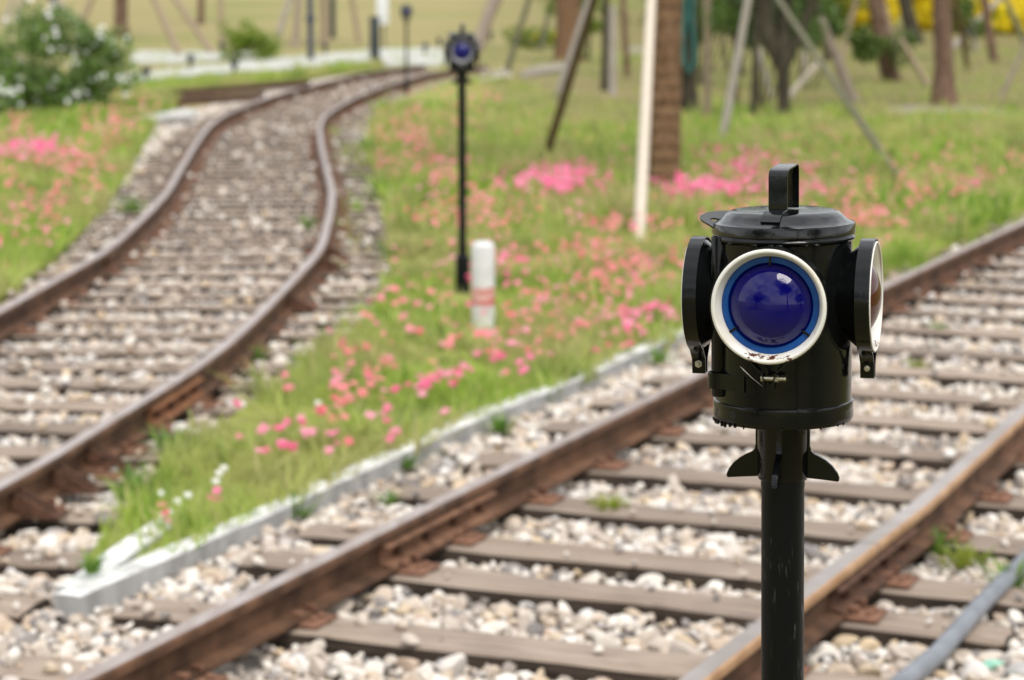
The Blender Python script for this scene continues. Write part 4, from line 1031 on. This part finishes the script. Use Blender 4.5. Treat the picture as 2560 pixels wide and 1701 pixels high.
for hot in (0, 1):
    rs = [q for q in rest if q[3] == hot]; n = len(rs); pos = np.array([(q[0], q[1], fz(q[1], q[0] < -2.2)) for q in rs]); s_ = np.array([q[2] for q in rs])
    R = rotmats(rng.normal(0, .5, n), rng.uniform(.15, .8, n), rng.normal(0, .25, n)); ch = rng.integers(0, 4, n)
    tag(batch('flowers', [(FV[k][0], FV[k][1], pos[ch == k], R[ch == k], s_[ch == k]) for k in range(4)], M['hotpink' if hot else 'pink']), 'distant drifts of bright pink flowers in the grass' if hot else 'distant scattering of salmon pink flowers in the grass', None, None, 'stuff')
wf = bpy.data.meshes.new('white_flower'); wf.from_pydata([tuple(x) for x in FV[1][0]], [], FV[1][1]); wf.materials.append(M['whiteflower_and_glint'])
for (u, v) in ((548, 1185), (560, 1172), (445, 1255), (400, 1235), (795, 1010), (540, 1205), (470, 1240)):
    o = bpy.data.objects.new('white_flower', wf); COL.objects.link(o); o.location = G(u, v, .10); o.scale = (.015,) * 3; o.rotation_euler = (.5, .1, 0)
    tag(o, 'small white flower near the narrow end of the bed', 'flower', 'white flowers at the narrow end of the bed')

# ------------------------------------------------------------------ leaves, bushes and trees
LEAF = (np.array([(0, 0, 0), (.28, .45, .05), (0, 1, 0), (-.28, .45, .05)], float), [[0, 1, 2], [0, 2, 3]])
def leaves(name, centers, radii, n, size, mat, parent=None, up=0.0, hollow=0.5):
    ps = []; tot = sum(r ** 2 for r in radii)
    for c, r in zip(centers, radii):
        k = int(n * r ** 2 / tot); d = rng.normal(size=(k, 3)); d /= np.linalg.norm(d, axis=1)[:, None]
        ps.append(np.asarray(c) + d * (r * (hollow + (1 - hollow) * rng.random(k) ** .6))[:, None] * np.array([1, 1, .8]))
    pos = np.concatenate(ps); k = len(pos); R = rotmats(rng.uniform(0, 6.28, k), rng.normal(up, .7, k), rng.normal(0, .6, k))
    return batch(name, [(LEAF[0], LEAF[1], pos, R, rng.uniform(.7, 1.3, k) * size)], mat, parent)

def bush(name, loc, label, centers, radii, n, size, leafmat, blossom_or_glint=None, nb=0, bsize=.06, stem=True, cat='shrub'):
    root = empty(name, loc, label, cat)
    leaves('foliage', centers, radii, n, size, M[leafmat], root)
    if stem:
        bm = bmesh.new()
        for c in centers[:6]: add_tube(bm, [(c[0] * .15, c[1] * .15, -.05), (c[0] * .5, c[1] * .5, c[2] * .5), tuple(c)], [.02, .014, .006], 6)
        mobj('stem', bm, M['bark'], root)
    if blossom_or_glint:
        tot = sum(radii); ps = []
        for c, r in zip(centers, radii):
            k = max(1, int(nb * r / tot)); d = rng.normal(size=(k, 3)); d[:, 1] = -np.abs(d[:, 1]); d /= np.linalg.norm(d, axis=1)[:, None]; ps.append(np.asarray(c) + d * r * 1.02)
        pos = np.concatenate(ps); k = len(pos); R = rotmats(rng.normal(0, .5, k), rng.uniform(.5, 1.3, k), rng.normal(0, .3, k))
        batch('blossom_or_glint', [(FV[1][0], FV[1][1], pos, R, rng.uniform(.6, 1.25, k) * bsize)], M[blossom_or_glint], root)
    return root
p = G(140, 292); r = random.Random(4)
cs = [(r.uniform(-.9, .66), r.uniform(-.4, .4), r.uniform(.2, 1.15)) for _ in range(46)] + [(.25, 0, 1.25), (-.1, 0, 1.35), (.72, 0, .75), (.82, 0, .9), (-.5, .1, 1.2), (.55, 0, 1.1), (.95, 0, .6), (.9, 0, 1.05), (-.3, 0, 1.45), (.1, 0, 1.42)]
bush('glint_bush', p, 'large green bush dotted with painted white glints at the left edge', cs, [r.uniform(.14, .34) for _ in cs], 11000, .085, 'leafmid', 'whiteflower_and_glint', 170, .040)  # white petal flecks stand in for highlights on glossy leaves
p = G(-20, 318); cs = [(r.uniform(-.3, .25), r.uniform(-.2, .2), r.uniform(.15, .6)) for _ in range(9)]
bush('glint_bush', p, 'smaller green bush with painted white glints cut off by the left edge', cs, [r.uniform(.15, .24) for _ in cs], 1500, .08, 'leafmid', 'whiteflower_and_glint', 44, .042)  # leaf highlights modelled as white flecks here too
p = G(622, 150); cs = [(r.gauss(.05, .26), r.uniform(-.3, .3), r.uniform(.08, .55)) for _ in range(10)] + [(r.gauss(-.12, .26), r.uniform(-.3, .3), r.uniform(.45, 1.0)) for _ in range(9)]
bush('round_shrub', p, 'round yellow-green shrub standing on the far side of the pale path', cs, [r.uniform(.14, .34) for _ in cs], 2600, .10, 'leafbright')
p = G(1345, 124); cs = [(x_, r.uniform(-.3, .3), r.uniform(.2, .5)) for x_ in np.linspace(-.8, 1.0, 9)]
bush('low_hedge', p, 'low hedge with yellow blossoms left of the thick palm trunk', cs, [r.uniform(.28, .38) for _ in cs], 2200, .10, 'leafbright', 'yellowflower', 40, .05, True, 'hedge')
def hedge(u0, u1, v, hgt, lab, mat, bl, nb):
    a_ = GT(u0, v); b2 = GT(u1, v); w_ = b2[0] - a_[0]; c = ((a_[0] + b2[0]) / 2, a_[1], a_[2])
    cs = [(x_, r.uniform(-.8, .8), r.uniform(.3, hgt)) for x_ in np.linspace(-w_ / 2, w_ / 2, max(5, int(w_ * 2)))]
    bush('flowering_hedge', c, lab, cs, [r.uniform(.5, .8) for _ in cs], 1800, .22, mat, bl, nb, .22, False, 'hedge')
hedge(2090, 2185, 76, 2.6, 'bright yellow flowering hedge between the dark tree and the leaning brown trunk', 'leafbright', 'yellowflower', 900)
hedge(2240, 2470, 74, 2.6, 'bright yellow flowering hedge crossed by the big brown trunk', 'leafbright', 'yellowflower', 1300)
hedge(2470, 2600, 84, 1.2, 'bright green hedge with yellow top in the upper right corner', 'leafbright', 'yellowflower', 300)

def crown_mesh(seed, rr, n, size, mat):
    r2 = random.Random(seed); cs = [(r2.gauss(0, rr * .42), r2.gauss(0, rr * .42), r2.gauss(0, rr * .36)) for _ in range(22)]
    return leaves('crown', cs, [r2.uniform(rr * .25, rr * .6) for _ in cs], n, size, M[mat])
def tree(label, base_px, top_px, w_px, mat='barkbrown', taper=.85, height=6.0, crown='leaf', limbs=None, cr=1.7, crownlo=0, name='tree', flare=1.25):
    p = GT(*base_px); y = p[1]; q = V(top_px[0], top_px[1], y); k = y / F; d = (q - p); d = d / max(d[2], .3)
    root = empty(name, p, label, 'tree')
    bm = bmesh.new(); rb = w_px * k / 2; m = 9
    pts = [Vector((d[0] * h_ + .02 * math.sin(h_ * 2.1 + base_px[0]), 0, h_)) for h_ in np.linspace(-.15, height, m)]
    add_tube(bm, pts, [rb * (flare if i == 0 else 1.0) * (1 - (1 - taper) * i / (m - 1)) for i in range(m)], 14, 0, True, .12)
    for lb in (limbs or []): add_tube(bm, lb[0], lb[1], 9, 0, True, .1)
    mobj('trunk', bm, M[mat], root)
    if crown:
        c = crown_mesh(int(base_px[0]), cr, 1100, .17, crown); c.parent = root; c.location = (d[0] * height, 0, height)
    return root, p, d
tree('thick brown palm trunk far behind, left of the dark leaning prop', (1420, 152), (1420, 0), 64, 'palm', .95, 5.0, 'leaf', name='far_palm')
tree('big brown tree trunk with bare pale soil around its foot', (2357, 266), (2358, 0), 50, 'barkbrown', .8, 6, 'leaf', flare=1.6)
tree('dark trunk with a teal hose hung on it, just right of the near palm', (1726, 276), (1722, 0), 40, 'bark', .9, 5.0, 'leaf')
p = G(1955, 312); k = p[1] / F
tree('dark forked tree behind the lamp handle', (1955, 314), (1956, 190), 32, 'bark', 1.0, 1.0, None,
     [([(0.0, 0, .75), (-.22, .05, 1.25), (-.30, .1, 1.9), (-.5, .2, 3.2), (-.7, .2, 4.5)], [.085, .13, .13, .09, .05]), ([(0.0, 0, .75), (.18, 0, 1.15), (.40, -.05, 1.7), (.55, -.1, 3.0), (.8, 0, 4.5)], [.08, .085, .07, .06, .03]),
      ([(-.02, 0, .8), (.02, .1, 1.4), (.05, .2, 2.4), (0.1, .2, 4.0)], [.08, .10, .09, .04])])
troot = [o for o in bpy.data.objects if o.get('label') == 'dark forked tree behind the lamp handle'][0]
cs = [(r.uniform(-.9, .7), r.uniform(-.5, .4), r.uniform(1.15, 2.4)) for _ in range(16)]
cr_ = leaves('crown', cs, [r.uniform(.14, .26) for _ in cs], 1500, .08, M['leaf'], troot, 0, .2)
tree('thin dark sapling trunk left of the forked tree', (1884, 314), (1888, 0), 15, 'bark', .9, 4.5, 'leaf', cr=1.0)
tree('brown trunk with leafy shoots round its leaning foot', (2228, 196), (2188, 0), 42, 'barkbrown', .9, 5, 'leaf')
p = GT(2228, 196); cs = [(r.uniform(-.75, .3), -.25, r.uniform(.25, 1.0)) for _ in range(9)]
bush('shrub', (p[0], p[1] - .3, 0), 'dark green leafy shoots at the foot of the leaning brown trunk', cs, [r.uniform(.16, .3) for _ in cs], 1000, .12, 'leaf', None, 0, 0, False)
tree('dark brown leaning trunk in front of the bright green hedge', (2484, 152), (2464, 0), 22, 'barkbrown', .9, 4.5, 'leaf', cr=1.2)
tree('slim dark trunk beside a pale post, left of the near palm', (1513, 220), (1511, 0), 17, 'bark', .95, 4.5, 'leaf', cr=1.1)
tree('reddish brown trunk behind the glint-dotted bush', (305, 93), (303, 0), 34, 'barkbrown', .95, 5, 'leaf', cr=2.2)
tree('pinkish grey trunk leaning behind the blurred lamp', (1190, 128), (1238, 0), 31, 'barkgrey', .95, 4.5, 'leaf', cr=1.8)
tree('brown trunk at the top edge beside the navy lamp post', (811, 116), (809, 0), 21, 'propbuff', .95, 5, 'leaf', cr=1.5)
tree('slim grey-brown trunk left of the navy lamp post', (736, 120), (747, 0), 17, 'barkgrey', .95, 4.5, 'leaf', cr=1.2)
tree('dark trunk at the top edge above the glint-dotted bush', (152, 44), (132, 0), 22, 'bark', .9, 4.5, 'leaf', cr=1.6)
tree('brown trunk stub at the top edge above the far bollards', (502, 62), (502, 0), 17, 'barkbrown', .95, 4.5, 'leaf', cr=1.4)
tree('dark trunk with leaves at the top edge, right of the forked tree', (2290, 108), (2262, 0), 36, 'bark', .9, 4.5, 'leaf', cr=1.6)

for (u, v, dx, hh, n_, lab) in ((1905, 262, .5, 1.9, 1500, 'leafy dark green shrub between the grey prop and the forked tree'), (2065, 150, .5, 1.7, 900, 'dark leafy shrub far behind the long grey-green prop'),
                              (1470, 150, .6, 1.7, 900, 'loose bright shrub between the dark mossy prop and the near palm'), (1580, 60, 1.2, 2.2, 900, 'far green shrub at the top edge just left of the near palm'),
                              (1750, 205, .55, 1.9, 1300, 'dark leafy shrub behind the hose trunk and the pale straight prop'), (1830, 170, .8, 2.2, 1500, 'dense dark shrub far behind the grey slanting prop'),
                              (2010, 215, .7, 2.0, 1500, 'dark leafy shrub behind the right limb of the forked tree'), (2420, 130, .5, 1.5, 800, 'dark leafy shoots right of the big brown trunk'), (1690, 130, .6, 2.0, 1200, 'dark green shrub behind the hose trunk, close beside the near palm'), (1960, 190, .5, 1.7, 1000, 'ragged dark shrub behind the trunk fork of the dark tree')):
    p = GT(u, v); cs = [(r.gauss(0, dx), r.uniform(-.4, .4), r.uniform(hh * .45, hh * 1.1)) for _ in range(11)]
    bush('shrub', p, lab, cs, [r.uniform(.2, .42) for _ in cs], int(n_ * 1.9), .12, 'leafbright' if 'bright' in lab else 'leaf')
# near palm
p = G(1661, 482); k = p[1] / F; root = empty('palm_tree', p, 'near palm with a fibrous brown trunk behind the white prop pole', 'palm tree')
bm = bmesh.new(); prof = []
zz = -.1; Rr = 40 * k
while zz < 5.6:
    st_ = random.uniform(.07, .19); am = random.uniform(.2, 1.2); prof += [(Rr * (1.0 + .01 * am - .02 * zz), zz), (Rr * (1.0 + .05 * am - .02 * zz), zz + st_ * .7), (Rr * (1.0 - .015 * am - .02 * zz), zz + st_ * .93)]; zz += st_
add_lathe(bm, prof, 28, None, 0, False, lambda a, z: .05 * mnoise.noise((math.cos(a) * 2, math.sin(a) * 2, z * 6)))
mobj('trunk', bm, M['palm'], root)
bm = bmesh.new()
for i in range(20):
    a = i * 2.4; el = .9 - (i % 5) * .3; pts = []
    for t in np.linspace(0, 1, 9): rr_ = 2.6 * t; pts.append(Vector((math.cos(a) * rr_, math.sin(a) * rr_, 5.6 + math.sin(el) * rr_ - 1.5 * t * t)))
    side = Vector((-math.sin(a), math.cos(a), 0))
    for A_, B_ in zip(pts[:-1], pts[1:]):
        for sgn in (-1, 1):
            for f_ in (0, .33, .66):
                c0 = A_.lerp(B_, f_); c1 = A_.lerp(B_, f_ + .2); tip = c1 + side * sgn * .55 + (B_ - A_) * .9 + Vector((0, 0, -.18))
                bm.faces.new([bm.verts.new(c0), bm.verts.new(c1), bm.verts.new(tip)])
mobj('crown', bm, M['leaf'], root, False)

# hose hung on the dark trunk
p = G(1726, 276); k = p[1] / F; o_ = np.array([p[0] - .04, p[1] - .16, 0])
pts = [o_ + np.array(q) for q in ((-.08, 0, 1.9), (-.06, 0, 1.5), (-.10, 0, 1.1), (-.08, 0, .72), (.0, -.02, .58), (.08, 0, .74), (.07, 0, 1.05), (.03, 0, 1.4), (.05, .02, 1.9))]
q = smooth_curve([(0, 0), (1, 0)], .1, .3)
bm = bmesh.new(); add_tube(bm, pts, .030, 8); tag(mobj('hose', bm, M['hose']), 'loop of teal hose hanging on a dark trunk beside the near palm', 'hose')

# timber props
def prop(label, base, top, w, mat, ytop=None, z0=None, ext=1.35):
    p = GT(*base) if z0 is None else G(*base, z0); y = p[1]; q = V(top[0], top[1], y if ytop is None else ytop); q = p + (q - p) * ext; k = y / F
    bm = bmesh.new(); pts = [p + (p - q) * .04] + [p + (q - p) * t for t in (0.0, .25, .5, .75, 1)]
    add_tube(bm, [Vector(x) for x in pts], [w * k / 2 * (1.04 - .05 * i) for i in range(6)], 10, 0, True, .08)
    return tag(mobj('timber_prop', bm, M[mat]), label, 'prop pole', 'timber props holding young trees')
prop('white peeled timber prop leaning close in front of the near palm', (1596, 618), (1628, 0), 31, 'propwhite', 18.5)
prop('dark mossy timber prop slanting up from the densest pink flowers', (1348, 446), (1486, 0), 23, 'propdark')
prop('long grey-green timber prop slanting down right, above the lamp handle', (2268, 478), (1955, 12), 21, 'propmoss', 29)
prop('pale straight timber prop between the hose trunk and the forked tree', (1769, 305), (1768, 18), 21, 'propbuff')
prop('grey slanting timber prop reaching down to the pink flowers behind the lamp', (1802, 372), (1868, 12), 22, 'propgrey')
prop('brown timber prop parallel to the long grey-green one', (2132, 248), (2036, 10), 27, 'barkgrey')
prop('short pale timber prop leaning right at the foot of the forked tree', (1974, 242), (2040, 165), 20, 'propwhite', None, None, 1.1)
prop('pale timber prop ending just left of the big brown trunk', (2316, 208), (2276, 140), 17, 'propbuff', None, None, 1.6)
prop('pale timber prop crossing the top right corner down to the big trunk', (2378, 124), (2497, 0), 18, 'propgrey')
prop('thin brown timber prop at the right edge, leaning right upward', (2503, 242), (2562, 118), 14, 'barkgrey')
prop('thin olive timber prop at the right edge, leaning left upward', (2566, 118), (2515, 0), 15, 'propmoss')
prop('pale round post beside the slim dark trunk', (1531, 232), (1531, 70), 20, 'propgrey')
prop('pale slanting timber prop hidden behind the dark mossy one', (1392, 245), (1452, 60), 17, 'propgrey')
prop('olive slanting timber prop standing between the lamp and the hedge', (1268, 178), (1322, 0), 16, 'propmoss')
prop('long buff timber prop leaning left, ending at the pale far path', (449, 138), (386, 0), 18, 'propbuff')
prop('buff timber prop leaning left, right of the long one', (532, 134), (440, 0), 17, 'propbuff')
prop('upright buff post above the far bollard', (555, 122), (551, 0), 15, 'propbuff')
prop('pale timber prop leaning right, left of the navy lamp post', (694, 94), (724, 0), 16, 'propgrey')
prop('pale slanting timber prop above the painted glints of the bush', (203, 62), (229, 0), 16, 'propbuff')
prop('grey timber prop crossing the top left corner, left of the dark trunk', (8, 66), (32, 0), 12, 'propgrey')
prop('second grey timber prop in the top left corner', (32, 60), (56, 0), 11, 'propgrey')
prop('pale grey timber prop leaning left above the glint-dotted bush', (186, 62), (146, 0), 13, 'propgrey')
prop('white slanting timber prop between the leaning trunk and the yellow hedge', (2140, 58), (2180, 0), 15, 'propwhite')
prop('pale prop rising beside the leafy leaning trunk', (2246, 150), (2212, 20), 14, 'propbuff')
prop('pale prop behind the black pillar, leaning left', (898, 108), (880, 0), 14, 'propbuff')

prop('thin dark stake rising straight between the hose trunk and the grey prop', (1842, 262), (1836, 0), 13, 'propdark')
prop('thin grey stake leaning left behind the forked tree', (1925, 232), (1862, 0), 13, 'propgrey')
prop('pale upright stake behind the right limb of the forked tree', (2010, 168), (2018, 0), 15, 'propgrey')
prop('buff stake leaning right between the brown prop and the leafy trunk', (2096, 176), (2140, 0), 14, 'propbuff')
prop('dark stake leaning left behind the big brown trunk', (2420, 176), (2390, 0), 14, 'propdark')
prop('thin pale stake in front of the yellow hedge, right of the big trunk', (2440, 128), (2424, 0), 11, 'propgrey')
prop('olive stake left of the thick far palm trunk', (1352, 128), (1378, 0), 13, 'propmoss')
tree('slim brown trunk between the pale post and the white prop', (1566, 190), (1560, 0), 15, 'barkbrown', .95, 4.5, 'leaf', cr=1.0)
tree('slim dark trunk far behind the grey slanting prop', (1850, 182), (1842, 0), 17, 'bark', .95, 4.5, 'leaf', cr=1.2)

# posts, pillar, path lights
def post(name, label, u, vb, vt, w, mat, cat='post', knob=None):
    p = GT(u, vb); k = p[1] / F; q = V(u, vt, p[1]); h_ = q[2] - p[2]; root = empty(name, p, label, cat)
    bm = bmesh.new(); R_ = w * k / 2; add_lathe(bm, [(R_ * 1.35, -.1), (R_ * 1.35, .05), (R_, .07), (R_, h_)], 14); mobj('shaft', bm, M[mat], root)
    if knob:
        zz = V(u, knob, p[1])[2] - p[2]; bm = bmesh.new(); add_lathe(bm, [(R_, zz - .1), (R_ * 1.5, zz - .07), (R_ * 1.5, zz + .07), (R_, zz + .1)], 14); mobj('collar', bm, M[mat], root)
    return root
post('lamp_post', 'navy lamp post with a collar, standing at the edge of the pale path', 777, 150, -260, 15, 'navy', 'lamp post', 48)
post('green_post', 'dark green post at the top edge, right of the brown trunk', 832, 95, -160, 15, 'darkmetal')
p = G(937, 152); k = p[1] / F; root = empty('pillar', p, 'square black pillar beside the far track bend', 'pillar')
h_ = V(937, 42, p[1])[2]; bm = bmesh.new(); add_box(bm, (0, 0, h_ / 2 - .05), (24 * k, 24 * k, h_ + .1), .1, .01); add_box(bm, (0, 0, h_ - .02), (27 * k, 27 * k, .05), .1, .008); mobj('shaft', bm, M['darkmetal'], root, True)
p = GT(957, 118); k = p[1] / F; root = empty('sign_board', p, 'white board on a thin dark post behind the black pillar', 'sign')
z1 = V(957, 62, p[1])[2] - p[2]; z2 = V(957, -40, p[1])[2] - p[2]
bm = bmesh.new(); add_box(bm, (0, 0, (z1 + z2) / 2), (29 * k, .06, z2 - z1), 0, .01); mobj('board', bm, M['signwhite'], root)
bm = bmesh.new(); add_tube(bm, [(0.05, .05, -.1), (.03, .05, z1 + .3)], .03, 8); mobj('post', bm, M['darkmetal'], root)
plm = None
for (u, vb, vt, lab) in ((366, 207, 168, 'nearest short black path light, beside the bush'), (477, 172, 136, 'short black path light on the pale path, between the bush and the far branch'), (555, 138, 106, 'short black path light below the upright buff post'),
                         (586, 185, 152, 'short black path light in front of the round shrub'), (324, 116, 95, 'short black path light at the foot of the reddish trunk'), (813, 134, 110, 'short black path light below the brown trunk by the lamp post'),
                         (1063, 136, 108, 'short black path light between the far lamp and the blurred lamp'), (1098, 118, 94, 'short black path light touching the blurred lamp on its left'), (1226, 104, 80, 'short black path light right of the pinkish leaning trunk')):
    p = GT(u, vb); k = p[1] / F; h_ = (vb - vt) * k
    if plm is None:
        plm = empty('path_light', p, lab, 'path light', 'short black path lights along the pale path')
        bm = bmesh.new(); add_lathe(bm, [(.045, -.1), (.045, .22), (.04, .23)], 14); mobj('stem', bm, M['darkmetal'], plm)
        bm = bmesh.new(); add_lathe(bm, [(.04, .22), (.085, .24), (.09, .30), (.09, .38), (.07, .405), (0, .41)], 16); mobj('light_head', bm, M['darkmetal'], plm); o = plm
    else: o = copy_tree(plm); o['label'] = lab
    o.location = p; o.scale = (1, 1, h_ / .41)

# trees behind the photographer: the blue lens mirrors them
for (x, y, h_, s_, lab) in ((-7.0, -4.0, 3.2, 3.2, 'leafy tree behind the photographer, mirrored small in the blue lens, left one'), (2.6, -5.5, 6.8, 3.0, 'leafy tree behind the photographer, mirrored small in the blue lens, middle one'), (7.6, -5.0, 3.6, 3.4, 'leafy tree behind the photographer, mirrored small in the blue lens, right one')):
    root = empty('tree', (x, y, -.07), lab, 'tree'); bm = bmesh.new(); add_tube(bm, [(0, 0, -.1), (.1, 0, h_ * .5), (0, .1, h_)], [.2, .15, .06], 10, 0, True, .1); mobj('trunk', bm, M['bark'], root)
    c = crown_mesh(int(h_ * 10), s_, 5200, .26, 'leaf'); c.parent = root; c.location = (0, 0, h_)

# ------------------------------------------------------------------ light, sky, camera
SUN_EL, SUN_AZ = rad(56), rad(160)           # azimuth from +Y clockwise: behind the camera, to the right
w = bpy.data.worlds.new('World'); sc.world = w; w.use_nodes = True; nt = w.node_tree; bg = nt.nodes['Background']
sky = N(nt, 'ShaderNodeTexSky', sky_type='NISHITA'); sky.sun_disc = False; sky.sun_elevation = SUN_EL; sky.sun_rotation = SUN_AZ
sky.dust_density = 4.0; sky.air_density = 1.2; sky.ozone_density = 1.0
tc = N(nt, 'ShaderNodeTexCoord'); mp = N(nt, 'ShaderNodeMapping'); mp.inputs['Scale'].default_value = (1, 1, 2.2); nt.links.new(tc.outputs['Generated'], mp.inputs['Vector'])
f = nz(nt, mp.outputs[0], 2.6, 6, 0.55)
cl0 = ramp(nt, [(0.30, (0.50, 0.53, 0.58)), (0.55, (0.82, 0.83, 0.85)), (0.75, (1.0, 1.0, 1.0))], f)
cs_ = N(nt, 'ShaderNodeVectorMath', operation='SCALE'); cs_.inputs[3].default_value = 10.0; nt.links.new(cl0, cs_.inputs[0]); cl = cs_.outputs[0]
fac = ramp(nt, [(0.30, (0.55,) * 3), (0.55, (0.95,) * 3)], f)
nt.links.new(mix(nt, sky.outputs[0], cl, fac), bg.inputs['Color']); bg.inputs['Strength'].default_value = 0.09
sd = bpy.data.lights.new('sun', 'SUN'); sd.energy = 1.5; sd.angle = rad(28); sd.color = (1.0, 0.955, 0.89)
so = bpy.data.objects.new('sun', sd); link(so)
dirv = Vector((math.sin(SUN_AZ) * math.cos(SUN_EL), math.cos(SUN_AZ) * math.cos(SUN_EL), math.sin(SUN_EL)))
so.rotation_euler = dirv.to_track_quat('Z', 'Y').to_euler()

cd = bpy.data.cameras.new('camera'); cam = bpy.data.objects.new('camera', cd); link(cam); sc.camera = cam
cam.location = (0, 0, H); cam.rotation_euler = (math.pi / 2 - P, 0, 0)
cd.sensor_width = 36.0; cd.lens = F / 2560 * 36.0; cd.clip_end = 3000; cd.clip_start = 0.05
cd.dof.use_dof = True; cd.dof.focus_distance = 2.47; cd.dof.aperture_fstop = 7.6; cd.dof.aperture_blades = 0
sc.view_settings.view_transform = 'Standard'; sc.view_settings.look = 'None'; sc.view_settings.gamma = 1.0; sc.view_settings.exposure = 0.88
sc.render.engine = 'CYCLES'
sc.cycles.use_denoising = True; sc.cycles.max_bounces = 8; sc.cycles.transmission_bounces = 8; sc.cycles.transparent_max_bounces = 8
sc.cycles.caustics_reflective = False; sc.cycles.caustics_refractive = True
